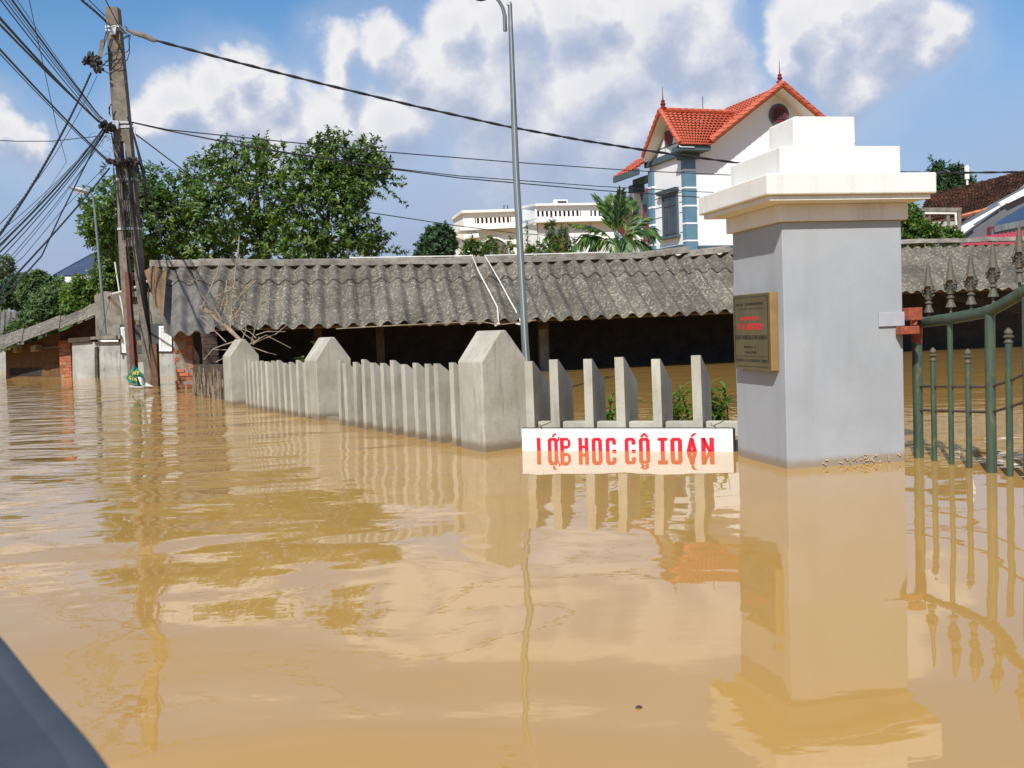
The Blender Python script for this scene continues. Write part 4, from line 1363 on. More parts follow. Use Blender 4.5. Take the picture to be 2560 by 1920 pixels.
slots = [(353, 400), (454, 501), (529, 572), (575, 594), (616, 681), (700, 742), (760, 800), (812, 851), (862, 885), (905, 935)]
mb = MB()
prev = 17
for (ya, yb) in slots + [(1060, 1060)]:
    n_ = max(1, int((ya - prev) / 60))
    ring_strip(mb, prev, ya, cx(prev) - hw(prev), cx(prev) + hw(prev), cx(ya) - hw(ya), cx(ya) + hw(ya))
    if yb > ya:
        swd = 5.5 if ya < 450 else (7.0 if ya < 600 else (9 if ya < 750 else 11))
        ring_strip(mb, ya, yb, cx(ya) - hw(ya), cx(ya) - swd, cx(yb) - hw(yb), cx(yb) - swd)
        ring_strip(mb, ya, yb, cx(ya) + swd, cx(ya) + hw(ya), cx(yb) + swd, cx(yb) + hw(yb))
    prev = yb
part(ep, 'shaft', mb, M_pole)
for (yy, off_) in ((66, 0), (75, 0), (306, 0), (317, 2), (448, 0), (572, 2)):
    mb = MB().prism([ppt(cx(yy) - hw(yy) - 2, yy - 3, -.02), ppt(cx(yy) - hw(yy) - 2, yy + 3, -.02), ppt(cx(yy) + hw(yy) + 2, yy + 2, -.02), ppt(cx(yy) + hw(yy) + 2, yy - 4, -.02)], (0, 0.26, 0))
    part(ep, 'steel_band', mb, M_clamp)
part(ep, 'clamp', MB().prism([ppt(276, 63, -.1), ppt(276, 86, -.1), ppt(288, 86, -.1), ppt(290, 66, -.1)], (0, 0.1, 0)), M_clamp)
part(ep, 'clamp', MB().prism([ppt(281, 300, -.08), ppt(281, 324, -.08), ppt(296, 322, -.08), ppt(296, 302, -.08)], (0, 0.08, 0)), M_clamp)
part(ep, 'red_conduit', MB().prism([ppt(311, 680, -.12), ppt(327, 940, -.12), ppt(339, 940, -.12), ppt(321, 680, -.12)], (0, 0.1, 0)), M_conduit)
part(ep, 'wooden_crossbar', MB().tube([ppt(268, 398, -.1), ppt(300, 404, -.1), ppt(342, 396, -.1)], 0.035, 6), M_rod)
part(ep, 'junction_box', MB().hexa([ppt(245, 142, -.25), ppt(258, 142, -.25), ppt(258, 142, 0), ppt(245, 142, 0)], [ppt(250, 100, -.25), ppt(260, 98, -.25), ppt(260, 98, 0), ppt(250, 100, 0)]), M_pole)


def tangle(pts, n_):
    mb_ = MB()
    rr = random.Random(len(pts))
    for i in range(n_):
        x, y, rad_, dy = pts[rr.randrange(len(pts))]
        a_ = rr.uniform(0, 2 * PI)
        l_ = rad_ * rr.uniform(0.8, 1.7)
        dx_, dz_ = math.cos(a_) * l_, math.sin(a_) * l_
        o1, o2 = rr.uniform(-.12, .12), rr.uniform(-.12, .12)
        mb_.tube([ppt(x - dx_, y - dz_, dy + o1), ppt(x + rr.uniform(-3, 3), y + rr.uniform(-3, 3), dy + rr.uniform(-.1, .1)), ppt(x + dx_, y + dz_, dy + o2)], rr.uniform(0.012, 0.034), 6)
    return mb_


part(ep, 'splice_bundle', tangle([(212, 154, 5, -.2), (220, 147, 8, -.2), (230, 143, 9, -.2), (242, 146, 8, -.2), (247, 154, 6, -.2), (232, 158, 8, -.2), (243, 176, 7, -.2), (250, 168, 6, -.2), (240, 165, 7, -.2)], 70), M_dark, smooth=True)
part(ep, 'splice_bundle', tangle([(258, 312, 6, -.15), (264, 310, 7, -.15), (272, 314, 8, -.15), (279, 320, 6, -.15), (252, 316, 4, -.15), (268, 322, 6, -.15)], 50), M_dark, smooth=True)
part(ep, 'splice_bundle', tangle([(272, 404, 4, -.1), (280, 406, 5, -.1), (336, 400, 5, -.1), (342, 410, 5, -.1), (342, 425, 4, -.1), (290, 408, 5, -.1), (310, 404, 6, -.1), (326, 402, 6, -.1)], 60), M_dark, smooth=True)
# insulator / tension clamp for the thick cable on the right
part(ep, 'tension_clamp', MB().tube([ppt(315, 74, -.1), ppt(335, 82, -.1), ppt(362, 90, -.1), ppt(385, 101, -.1), ppt(392, 102, -.1)], [0.02, 0.055, 0.06, 0.05, 0.03], 8), M_pole, smooth=True)
part(ep, 'tension_clamp', MB().tube([ppt(313, 65, -.1), ppt(322, 78, -.1)], 0.02, 6), M_wood)
# loops of wire round the head and down the shaft
mb = MB()
LOOPS = [[(298, 72), (306, 82), (318, 84)], [(300, 98), (312, 92), (325, 86)], [(300, 102), (318, 93), (327, 88)], [(322, 88), (324, 120), (318, 130), (305, 131), (280, 130), (262, 136)], [(327, 88), (322, 105), (324, 130), (318, 150), (305, 157), (285, 158), (262, 152)],
         [(305, 157), (314, 175), (316, 200), (311, 210)], [(248, 175), (262, 178), (272, 184)], [(240, 160), (255, 160), (268, 165), (290, 150), (298, 120)], [(252, 170), (270, 150), (290, 133), (300, 110)], [(265, 80), (258, 110), (252, 140), (248, 160)],
         [(272, 80), (262, 105), (258, 125)], [(262, 54), (275, 64), (290, 60), (300, 80)], [(266, 52), (268, 75), (262, 95)], [(272, 285), (276, 262), (280, 260)], [(276, 290), (272, 270), (277, 262)], [(250, 290), (262, 300), (277, 322), (281, 350), (287, 392), (300, 404)],
         [(262, 330), (280, 335), (285, 360), (300, 400)], [(281, 322), (292, 345), (302, 380), (310, 404)], [(286, 322), (298, 355), (307, 385), (311, 402)]]
for l in LOOPS:
    mb.tube([ppt(x, y, -.12 - 0.02 * (i % 2)) for i, (x, y) in enumerate(l)], 0.011, 5)
for k in range(9):
    x0 = 292 + k * 4.5
    mb.tube([ppt(x0, 404, -.06), ppt(x0 + 3 + k * 0.6, 450, -.05), ppt(x0 + 8 + k * .9, 520, -.05), ppt(x0 + 14 + k * 1.1, 600, -.05)], 0.009, 5)
mb.tube([ppt(300, 404, -.07), ppt(306, 470, -.07), ppt(312, 560, -.07), ppt(325, 660, -.07), ppt(338, 760, -.07)], 0.016, 5)
mb.tube([ppt(318, 404, -.07), ppt(326, 500, -.07), ppt(340, 600, -.07), ppt(352, 700, -.07), ppt(366, 790, -.07), ppt(376, 862, -.07)], 0.022, 5)
mb.tube([ppt(331, 600, -.09), ppt(345, 690, -.09), ppt(360, 770, -.09), ppt(378, 862, -.09)], 0.018, 5)
mb.tube([ppt(283, 404, -.02), ppt(285, 500, -.02), ppt(290, 600, -.02), ppt(298, 650, 0)], 0.008, 5)
mb.tube([ppt(320, 292, -.05), ppt(336, 345, -.05), ppt(350, 395, -.05), ppt(358, 430, 0), ppt(364, 480, .05), ppt(360, 540, .05), ppt(354, 570, 0)], [0.028, 0.028, 0.03, 0.03, 0.028, 0.02, 0.012], 6)
mb.tube([ppt(322, 300, -.05), ppt(340, 360, -.05), ppt(352, 420, 0), ppt(372, 470, 0), ppt(388, 520, 0), ppt(398, 560, 0), ppt(402, 600, 0)], 0.016, 5)
mb.tube([ppt(335, 404, -.05), ppt(348, 430, -.05), ppt(360, 470, 0), ppt(362, 520, .1)], 0.015, 5)
mb.tube([ppt(344, 396, -.05), ppt(365, 405, 0), ppt(378, 422, 0), ppt(372, 445, 0), ppt(360, 455, 0)], 0.006, 5)
mb.tube([ppt(328, 318, -.05), ppt(340, 316, 0), ppt(338, 335, 0), ppt(345, 345, 0)], 0.005, 5)
mb.tube([ppt(378, 862, -.02), ppt(372, 760, 0), ppt(371, 720, .1)], 0.012, 5)
for k in range(14):
    x0, y0 = random.uniform(235, 275), random.uniform(325, 400)
    r_ = random.uniform(6, 18)
    a0 = random.uniform(0, 6)
    mb.tube([ppt(x0 + r_ * math.cos(a0 + q), y0 + r_ * 0.8 * math.sin(a0 + q), -.1) for q in np.linspace(0, random.uniform(2.5, 5), 10)], 0.0035, 4)
part(ep, 'wire_loops', mb, M_cable, smooth=True)
rp0 = ppt(385, 966, -.05)
solo('rusty_post', MB().prism([V(*ppt(376, 859, -.15)), V(*ppt(378, 980, -.15)), V(*ppt(396, 980, -.15)), V(*ppt(391, 859, -.15))], (0, 0.15, 0)), M_rust, 'rusty brown square post standing in the water against the power pole', 'post')

# ------------------------------------------------------------------ overhead cables
def sag_pts(p0, p1, sag, n=14):
    p0, p1 = V(*p0), V(*p1)
    return [p0 + (p1 - p0) * f_ - V(0, 0, 4 * sag * f_ * (1 - f_)) for f_ in np.linspace(0, 1, n)]


def cable(pts, r_, label, group=None, name='cable', twist=False):
    mb_ = MB()
    if twist:
        P_ = [V(*p) for p in pts]
        dense = []
        for a, b in zip(P_[:-1], P_[1:]):
            for f_ in np.linspace(0, 1, 14, endpoint=False):
                dense.append(a + (b - a) * f_)
        for q in range(2):
            mb_.tube([p + V(0, math.cos(i * 0.9 + PI * q), math.sin(i * 0.9 + PI * q)) * r_ * 0.55 for i, p in enumerate(dense)], r_ * 0.72, 5)
    else:
        mb_.tube(pts, r_, 6)
    return solo(name, mb_, M_cable, label, 'cable', group=group)


# the thick line running right behind the pillar
pl = [(392, 102, 23.6), (600, 158, 24.2), (810, 211, 25), (1040, 266, 25.8), (1261, 315, 26.5), (1450, 350, 27.2), (1620, 377, 28), (1840, 407, 29), (2080, 424, 30), (2329, 433, 31), (2560, 430, 32), (2800, 420, 33)]
cable([at(*q) for q in pl], 0.030, 'thickest black twisted cable crossing the whole sky from the pole to the right edge', twist=True)
cable([at(*q) for q in ((328, 305, 23.6), (417, 324, 24), (640, 347, 24.8), (955, 379, 26), (1276, 405, 28), (1574, 426, 31), (1900, 441, 34), (2300, 450, 38))], 0.014, 'thin upper cable running from the pole across the tree tops to the white house')
cable([at(*q) for q in ((330, 306, 23.6), (417, 326, 24), (640, 371, 24.6), (966, 421, 26), (1150, 445, 27), (1500, 476, 30), (1760, 494, 33), (1950, 503, 35))], 0.015, 'lower of two close cables running right between pole and white house')
cable([at(*q) for q in ((417, 326, 24), (640, 369, 24.6), (966, 419, 26), (1150, 440, 27), (1500, 466, 30), (1760, 480, 33), (1950, 487, 35))], 0.012, 'upper of two close cables running right between pole and white house')
cable([at(*q) for q in ((340, 336, 23.6), (478, 440, 29), (700, 500, 30), (915, 530, 31), (1134, 563, 34), (1288, 583, 38), (1540, 600, 42))], 0.015, 'thin cable slanting down right through the tree to the cream villa')
gA = 'cables rising to the upper left from the pole'
LA = [(33, 0, 255, 297, .021), (15, 0, 251, 301, .011), (4, 0, 247, 305, .013), (0, 42, 247, 305, .026), (0, 58, 255, 309, .022), (24, 0, 253, 300, .008), (45, 0, 256, 298, .008)]
NA = ['rightmost heavy cable', 'second thin cable from the right', 'medium cable in the middle', 'thickest cable', 'lowest cable', 'finest wire in the middle', 'finest wire at the right']
for (x0, y0, x1, y1, r_), nm_ in zip(LA, NA):
    dx_, dy_ = x0 - x1, y0 - y1
    cable(sag_pts(at(x0 + dx_ * .25, y0 + dy_ * .25, 12.5), ppt(x1, y1, -.1), 0.05), r_ * 0.75, nm_ + ' of the bundle from pole to upper left corner', gA)
for (x0, y0, x1, y1, r_, lb) in ((0, 120, 278, 409, .022, 'thick cable sloping from mid left sky down to the pole crossbar'), (0, 131, 278, 413, .011, 'thin cable just below the one sloping down to the pole crossbar')):
    dx_, dy_ = x0 - x1, y0 - y1
    cable(sag_pts(at(x0 + dx_ * .2, y0 + dy_ * .2, 14), ppt(x1, y1, -.1), 0.06), r_ * 0.75, lb)
cable(sag_pts(at(-60, 668, 15), ppt(228, 181, -.2), 0.22, 16), 0.024, 'thick twisted cable hanging from the splice near the pole top to the left edge', twist=True)
cable(sag_pts(at(-40, 600, 16), ppt(243, 189, -.2), 0.3), 0.007, 'thin cable dropping left beside the thick twisted one')
gB = 'thin cables fanning to the lower left from the pole'
NB = ['thickest cable', 'second thickest cable', 'medium cable under the thick pair', 'upper thin wire', 'topmost thin wire', 'lowest thin wire', 'steepest thin wire']
for (x0, y0, x1, y1, r_), nm_ in zip(((0, 602, 258, 324, .020), (0, 620, 262, 326, .016), (0, 637, 262, 330, .010), (0, 590, 256, 322, .007), (0, 570, 250, 335, .006), (0, 662, 266, 336, .007), (30, 640, 240, 370, .006)), NB):
    dx_, dy_ = x0 - x1, y0 - y1
    cable(sag_pts(at(x0 + dx_ * .25, y0 + dy_ * .25, 15), ppt(x1, y1, -.1), 0.12), r_ * 0.85, nm_ + ' of the fan from pole to lower left edge', gB)
cable(sag_pts(at(-40, 770, 18), ppt(274, 420, -.1), 0.06), 0.018, 'thick cable from the crossbar passing in front of the left street lamp')
cable([at(-30, 790, 19), at(104, 640, 20.5), at(150, 540, 21.5), at(231, 378, 23), at(262, 330, 23.5)], 0.016, 'steep cable curving down left across the lamp arm to the left trees')
cable([at(-30, 720, 18), at(60, 640, 19), at(160, 520, 21), at(270, 410, 23.5)], 0.006, 'faint thin wire slanting down left between the thicker cables')
cable([at(-40, 349, 16), at(40, 353, 17.5), at(130, 353, 20), at(250, 340, 23.5)], 0.008, 'thin nearly level wire from the left edge to the pole')
cable([at(60, -60, 12), at(140, 310, 17), at(166, 405, 19), at(90, 520, 18), at(-20, 640, 16)], 0.005, 'finest wire hanging steeply left of the pole')
cable([at(150, -60, 19), at(204, 0, 21), at(240, 30, 22.5), at(266, 54, 23.6)], 0.028, 'thick short cable coming down to the pole head from the top edge', twist=True)
cable([at(200, -30, 20), at(222, 0, 21.5), at(262, 39, 23.6)], 0.011, 'thin cable parallel to the thick one above the pole head')
cable([at(245, -30, 22), at(264, 0, 22.8), at(285, 40, 23.4), at(302, 72, 23.5), at(318, 84, 23.5)], 0.013, 'cable crossing in front of the pole head to the tension clamp')
cable([at(246, 860, 30.3), at(300, 650, 25), at(296, 560, 24), at(285, 420, 23.6)], 0.007, 'slack grey wire hanging behind the slotted pole')

# ------------------------------------------------------------------ torn green plastic sheet at the pole foot
bag = thing('plastic_banner', 'crumpled green plastic banner with yellow letters floating at the pole foot', 'banner', ppt(345, 940, -.5))
B = lambda x, y, d=0: at(x, y, 23.05 + d)
mb = MB()
vs = [B(334, 912), B(350, 928, -.05), B(362, 948, -.12), B(366, 968, -.02), B(344, 962, -.2), B(322, 956, -.1), B(314, 944, 0), B(326, 930, -.15), B(342, 944, -.22)]
fs = [(0, 1, 8), (1, 2, 8), (2, 3, 8), (3, 4, 8), (4, 5, 8), (5, 6, 8), (6, 7, 8), (7, 0, 8)]
mb.add(vs, fs).add([v + V(0.0, 0.02, -0.0) for v in vs], [f[::-1] for f in fs])
part(bag, 'green_sheet', mb, M_bag)
mb = MB()
vs = [B(344, 942, -.25), B(356, 944, -.28), B(364, 956, -.2), B(384, 966, -.2), B(376, 972, -.15), B(362, 966, -.28), B(352, 962, -.3)]
mb.add(vs + [v + V(0, 0.02, 0) for v in vs], [(0, 1, 6), (1, 2, 5, 6), (2, 3, 4, 5), (13, 8, 7), (13, 12, 9, 8), (12, 11, 10, 9)])
part(bag, 'white_flap', mb, M_bagwhite)
mb = MB()
for l in ([(332, 938), (334, 929)], [(334, 929), (338, 936)], [(338, 936), (340, 927)], [(342, 927), (345, 932)], [(349, 926), (343, 938)], [(324, 946), (325, 940)], [(325, 940), (330, 942)], [(324, 946), (330, 948)], [(333, 943), (332, 951)], [(336, 951), (339, 945)], [(339, 945), (342, 953)]):
    mb.tube([B(x, y, -.24) for x, y in l], 0.011, 5)
part(bag, 'yellow_letters', mb, M_yellow)
solo('floating_board', MB().prism([at(322, 966, 23.0), at(366, 964, 23.0), at(364, 968, 22.9), at(330, 970, 22.8)], (0, 0, 0.02)), M_bagwhite, 'small white board floating flat beside the green plastic banner', 'board')

# ------------------------------------------------------------------ wall with white windows behind the pole
YW = 31.3


def wpt(px, py, dy=0):
    return at(px, py, YW + (px - 300) * -0.004 + dy)


cw = thing('plastered_wall', 'stained concrete house wall with two white framed windows behind the power pole', 'wall', (*wpt(320, 945)[:2], 0))
up = [wpt(236, 738, .4), wpt(262, 728, .4), wpt(300, 732, .4), wpt(340, 728, .4), wpt(385, 732, .4), wpt(432, 728, .4), wpt(440, 850, .4), wpt(240, 850, .4)]
part(cw, 'upper_wall', MB().prism(up[::-1], (0, 0.25, 0)), M_concrete)
lowp = [wpt(180, 848), wpt(448, 843), wpt(452, 1000), wpt(184, 1004)]
part(cw, 'lower_wall', MB().prism([wpt(180, 856), wpt(183, 1004), wpt(300, 1004), wpt(300, 854)], (0, 0.3, 0)), M_palewall)
part(cw, 'lower_wall', MB().prism([wpt(300, 846, .02), wpt(300, 1004, .02), wpt(452, 1000, .02), wpt(448, 838, .02)], (0, 0.3, 0)), M_palewall)
part(cw, 'ledge', MB().prism([wpt(226, 842, -.25), wpt(226, 849, -.25), wpt(300, 847, -.25), wpt(300, 838, -.25)], (0, 0.6, 0)), M_concrete)
part(cw, 'ledge', MB().prism([wpt(170, 846, -.12), wpt(170, 857, -.12), wpt(226, 853, -.12), wpt(226, 842, -.12)], (0, 0.5, 0)), M_darkbrick)
part(cw, 'drain_post', MB().prism([wpt(236, 868, -.1), wpt(238, 1000, -.1), wpt(246, 1000, -.1), wpt(243, 866, -.1)], (0, 0.08, 0)), M_darkmud)
part(cw, 'window_recess', MB().prism([wpt(300, 812, -.02), wpt(300, 884, -.02), wpt(432, 880, -.02), wpt(428, 808, -.02)], (0, 0.06, 0)), M_curtain)
for (x0, x1, y0, y1) in ((301, 330, 818, 882), (397, 428, 815, 878)):
    fr_ = MB()
    tk = 5
    fr_.prism([wpt(x0, y0, -.08), wpt(x0 + 1, y1, -.08), wpt(x0 + 1 + tk, y1, -.08), wpt(x0 + tk, y0, -.08)], (0, .05, 0))
    fr_.prism([wpt(x1 - tk, y0, -.08), wpt(x1 - tk + 1, y1, -.08), wpt(x1 + 1, y1, -.08), wpt(x1, y0, -.08)], (0, .05, 0))
    fr_.prism([wpt(x0 + tk, y0, -.08), wpt(x0 + tk, y0 + tk, -.08), wpt(x1 - tk, y0 + tk, -.08), wpt(x1 - tk, y0, -.08)], (0, .05, 0))
    fr_.prism([wpt(x0 + tk + 1, y1 - tk, -.08), wpt(x0 + tk + 1, y1, -.08), wpt(x1 - tk + 1, y1, -.08), wpt(x1 - tk + 1, y1 - tk, -.08)], (0, .05, 0))
    f__ = part(cw, 'window_frame', fr_, M_housewhite)
    part(cw, 'pane', MB().prism([wpt(x0 + tk, y0 + tk, -.06), wpt(x0 + tk + 1, y1 - tk, -.06), wpt(x1 - tk + 1, y1 - tk, -.06), wpt(x1 - tk, y0 + tk, -.06)], (0, .01, 0)), M_bagwhite, parent=f__)
solo('white_pipe', MB().tube([at(277, 736, 30.5), at(330, 722, 29), at(370, 702, 27)], 0.03, 6), M_pvc, 'short white pipe slanting up behind the power pole above the wall', 'pipe')
solo('leaning_plank', MB().prism([at(268, 745, 30.9), at(310, 792, 30.2), at(314, 788, 30.2), at(272, 740, 30.9)], (0, .08, 0)), M_wood, 'grey plank leaning diagonally against the mossy upper wall', 'plank')
solo('hanging_wire_rod', MB().tube([at(287, 655, 30), at(300, 740, 30), at(311, 800, 30)], 0.02, 6), M_pvc, 'pale thin rod hanging between street lamp and power pole', 'rod')

# ------------------------------------------------------------------ old hut on the left
YH = 33.5
hut = thing('hut', 'old low hut with a sagging roof and a red brick pier at the left edge', 'hut', (*at(120, 940, YH)[:2], 0))
A_, B_, C_, D_ = at(-40, 893, YH - .6), at(241, 786, YH - 1.2), at(243, 761, 37), at(-30, 850, 39)


def hutroof(u, v):
    p = (A_ * (1 - u) + B_ * u) * (1 - v) + (D_ * (1 - u) + C_ * u) * v
    return p + V(0, 0, 0.035 * math.cos(v * 2 * PI * 9) + 0.09 * math.sin(u * 5 + v * 3) * 0.4)


nsx = 6
for i in range(nsx):
    lft = 0.02 * (i % 2)
    part(hut, 'roof_sheet', MB().sheet(lambda u, v: hutroof((i + u * 1.04) / nsx, -0.02 + v) + V(0, 0, lft + 0.03 * u), 6, 72, 0.02), M_roof, smooth=True)
hp = lambda x, y, d=0: at(x, y, YH + d)
part(hut, 'front_wall', MB().prism([hp(14, 878), hp(16, 1010), hp(154, 1008), hp(152, 828)], (0, .2, 0)), M_mat)
part(hut, 'gable_wall', MB().prism([hp(152, 829, .05), hp(153, 1008, .05), hp(184, 1008, .05), hp(240, 862, .05), hp(240, 790, .05)], (0, .2, 0)), M_darkbrick)
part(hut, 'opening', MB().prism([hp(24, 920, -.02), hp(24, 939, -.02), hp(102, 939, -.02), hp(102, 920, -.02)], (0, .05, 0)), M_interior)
part(hut, 'lintel', MB().prism([hp(104, 868, -.06), hp(104, 872, -.06), hp(153, 868, -.06), hp(153, 864, -.06)], (0, .1, 0)), M_concrete)
part(hut, 'rafter_end', MB().prism([hp(33, 864, -.5), hp(33, 882, -.5), hp(39, 880, -.5), hp(39, 862, -.5)], (0, .5, 0)), M_branch)
part(hut, 'rafter_end', MB().prism([hp(76, 866, -.5), hp(76, 880, -.5), hp(89, 876, -.5), hp(89, 862, -.5)], (0, .5, 0)), M_branch)
bcx = hp(168, 900, -.15)
brick_column(hut, bcx[:2], V(1, 0), V(0, 1), 0.37, 0.3, -0.1, 1.16, brick_me, 0.098)

fh = thing('hut', 'far hut with a grey corrugated roof low at the left edge beyond the bushes', 'hut', (*at(20, 900, 46)[:2], 0))
a0, a1, a2, a3 = at(-60, 860, 45), at(60, 862, 45), at(66, 777, 49), at(-60, 782, 49)
part(fh, 'roof_sheet', MB().sheet(lambda u, v: (a0 * (1 - u) + a1 * u) * (1 - v) + (a3 * (1 - u) + a2 * u) * v + V(0, 0, .05 * math.cos(u * 2 * PI * 9)), 90, 2, .02), M_roof_clean, smooth=True)
part(fh, 'wall', MB().prism([at(-60, 860, 45.3), at(-60, 960, 45.3), at(15, 960, 45.3), at(15, 862, 45.3)], (0, .2, 0)), M_palewall)

# house with the blue tiled roof
YB2 = 62
bh = thing('house', 'white house with a dark blue hipped tile roof behind the left bushes', 'house', (*at(230, 800, YB2)[:2], 0))
e0, e1 = at(138, 692, YB2 - 2), at(420, 676, YB2 - 2)
r0_, r1_ = at(231, 640, YB2 + 3), at(340, 634, YB2 + 3)
bk0, bk1 = e0 + V(-1.0, 11, 0), e1 + V(1, 11, 0)
mb = MB().add([e0, e1, r1_, r0_, bk0, bk1], [(0, 1, 2, 3), (0, 3, 4), (3, 2, 5, 4), (1, 5, 2)])
part(bh, 'roof', mb, M_bluetile)
mb = MB()
for i in range(13):
    f_ = i / 13
    a, b = e0 + (r0_ - e0) * f_, e1 + (r1_ - e1) * f_
    mb.prism([a + V(0, -.06, .02), b + V(0, -.06, .02), b + V(0, .12, .16), a + V(0, .12, .16)], (0, 0, 0.04))
part(bh, 'tile_course', mb, M_bluetile, kind='stuff')
part(bh, 'ridge', MB().tube([e0 + V(0, -.1, .05), r0_ + V(0, 0, .08), r1_ + V(0, 0, .08)], 0.1, 6), M_bluetile)
part(bh, 'fascia', MB().prism([e0 + V(0, 0, -.02), e0 + V(0.1, 0, -.32), e1 + V(0, 0, -.32), e1 + V(0, 0, -.02)], (0, .3, 0)), M_housewhite)
part(bh, 'wall', MB().prism([e0 + V(.8, .8, -.3), V(*(e0 + V(.8, .8, 0))[:2], -1), V(*(e1 + V(-.8, .8, 0))[:2], -1), e1 + V(-.8, .8, -.3)], (0, 8, 0)), M_creamwhite)

# ------------------------------------------------------------------ white house with orange roof
HK = V(7.71, 45.0)
h1 = unit(V(-0.319, 0.948))                # along the window front, away
h2 = V(-h1[1], h1[0]) * -1
if h2[0] < 0:
    h2 = -h2
house = thing('house', 'tall white house with orange tiled roofs and blue banded corner columns', 'house', (*HK, 0))


def hq(s, t_, z):
    q = HK + h1 * s + h2 * t_
    return V(q[0], q[1], z)


FT = 3.2
mb = MB()
mb.prism([hq(0, 0, -1), hq(0, 8.6, -1), hq(0, 8.6, 8.5), hq(0, 4.46, 10.95), hq(0, 0.86, 8.45), hq(0, 0, 8.45)], (*(h1 * 3.3), 0))
part(house, 'wall', mb, M_housewhite)
mb = MB().prism([hq(-0.1, -0.02, 8.42), hq(2.5, -0.02, 8.42), hq(0.9, -0.02, 9.95)], (*(-h2 * 0.03), 0))
part(house, 'gable', mb, M_housewhite)
part(house, 'bay_wall', MB().prism([hq(FT, 0.7, -1), hq(4.9, 0.7, -1), hq(4.9, 0.7, 7.9), hq(FT, 0.7, 7.9)], (*(h2 * .2), 0)), M_housewhite)
part(house, 'column', MB().box((HK + h1 * 4.7), h1 * .14, h2 * .2, -1, 7.2), M_housewhite)
part(house, 'column_capital', MB().box((HK + h1 * 4.7), h1 * .25, h2 * .3, 7.2, 7.55), M_bluedark)
part(house, 'bay_beam', MB().prism([hq(FT, -.05, 7.55), hq(5.0, -.05, 7.55), hq(5.0, -.05, 7.85), hq(FT, -.05, 7.85)], (*(h2 * .3), 0)), M_bluedark)
part(house, 'bay_shadow', MB().prism([hq(3.4, .0, 7.1), hq(4.4, .0, 7.1), hq(3.6, .0, 5.6)], (*(h2 * .15), 0)), M_bluedark)  # dark triangular solid standing in for the shadow in the bay
part(house, 'balcony_rail', MB().prism([hq(FT, -.02, 3.9), hq(5.0, -.02, 3.9), hq(5.0, -.02, 4.8), hq(FT, -.02, 4.8)], (*(h2 * .1), 0)), M_palewall)


def tiled(P0, P1, P2, P3, courses, waves, root, m, lift=0.09, name='roof_slope', wob=0.03):
    """Tiled slope P0-P1 along the eave, P3-P2 along the top: stepped, waved courses."""
    mb_ = MB()
    nrm_ = unit(np.cross(P1 - P0, P3 - P0))
    if nrm_[2] < 0:
        nrm_ = -nrm_
    for c_ in range(courses):
        v0, v1 = c_ / courses, (c_ + 1.15) / courses

        def Pq(u, v):
            vv = min(1.0, v0 + (v1 - v0) * v)
            a = P0 + (P3 - P0) * vv
            b = P1 + (P2 - P1) * vv
            return a + (b - a) * u + nrm_ * (lift * (1 - v) + wob * math.cos(2 * PI * u * waves))
        mb_.sheet(Pq, waves * 4, 1, 0.03)
    o__ = part(root, name, mb_, m)
    return o__


OV = 0.8
TX = -0.6
SCR = 0.9
z_e, z_r = 8.46, 10.16
m_ez, m_rz = 8.57, 11.1
MT0, MT1, MT2 = 0.86, 4.46, 8.06
tiled(hq(-OV, TX, z_e), hq(-OV, 0.95, z_e), hq(SCR, 3.2, z_r), hq(SCR, TX, z_r), 12, 16, house, M_tile)
tiled(hq(2.7, 1.5, z_e), hq(2.7, TX, z_e), hq(SCR, TX, z_r), hq(SCR, 3.1, z_r), 12, 14, house, M_tile)
tiled(hq(3.6, MT0, m_ez), hq(-OV, MT0, m_ez), hq(-OV, MT1, m_rz), hq(3.6, MT1, m_rz), 16, 16, house, M_tile)
tiled(hq(-OV, MT2, m_ez), hq(3.6, MT2, m_ez), hq(3.6, MT1, m_rz), hq(-OV, MT1, m_rz), 16, 16, house, M_tile)
tiled(hq(5.1, -0.95, 7.95), hq(3.0, -0.95, 7.95), hq(3.1, 0.2, 8.75), hq(4.7, 0.2, 8.75), 6, 10, house, M_tile)
part(house, 'canopy_fascia', MB().prism([hq(5.15, -1.0, 7.72), hq(2.5, -1.0, 7.72), hq(2.5, -1.0, 7.98), hq(5.15, -1.0, 7.98)], (*(h2 * .12), 0)), M_bluedark)
part(house, 'soffit', MB().add([hq(2.75, TX, z_e - .1), hq(SCR, TX, z_r - .12), hq(SCR, 0.1, z_r - .12), hq(2.75, 0.1, z_e - .1)], [(0, 1, 2, 3)]), M_housewhite)
part(house, 'soffit', MB().add([hq(-OV, TX, z_e - .1), hq(SCR, TX, z_r - .12), hq(SCR, 0.1, z_r - .12), hq(-OV, 0.1, z_e - .1)], [(3, 2, 1, 0)]), M_housewhite)
part(house, 'soffit', MB().add([hq(-OV, MT1, m_rz - .1), hq(-OV, MT2, m_ez - .1), hq(0.1, MT2, m_ez - .1), hq(0.1, MT1, m_rz - .1)], [(0, 1, 2, 3)]).add([hq(-OV, MT0, m_ez - .1), hq(-OV, MT1, m_rz - .1), hq(0.1, MT1, m_rz - .1), hq(0.1, MT0, m_ez - .1)], [(0, 1, 2, 3)]), M_housewhite)
part(house, 'eave_board', MB().prism([hq(-OV + .05, TX + .05, z_e - .2), hq(-OV + .05, 0.9, z_e - .2), hq(-OV + .05, 0.9, z_e), hq(-OV + .05, TX + .05, z_e)], (*(h1 * .75), 0)), M_bluedark)
ridge_me = new_mesh('ridge_tile', MB().tube([(-.5, 0, 0), (.35, 0, 0), (.35, 0, 0.12), (.5, 0, 0.12)], [1.0, 1.0, 1.18, 1.18], 7), M_tile)


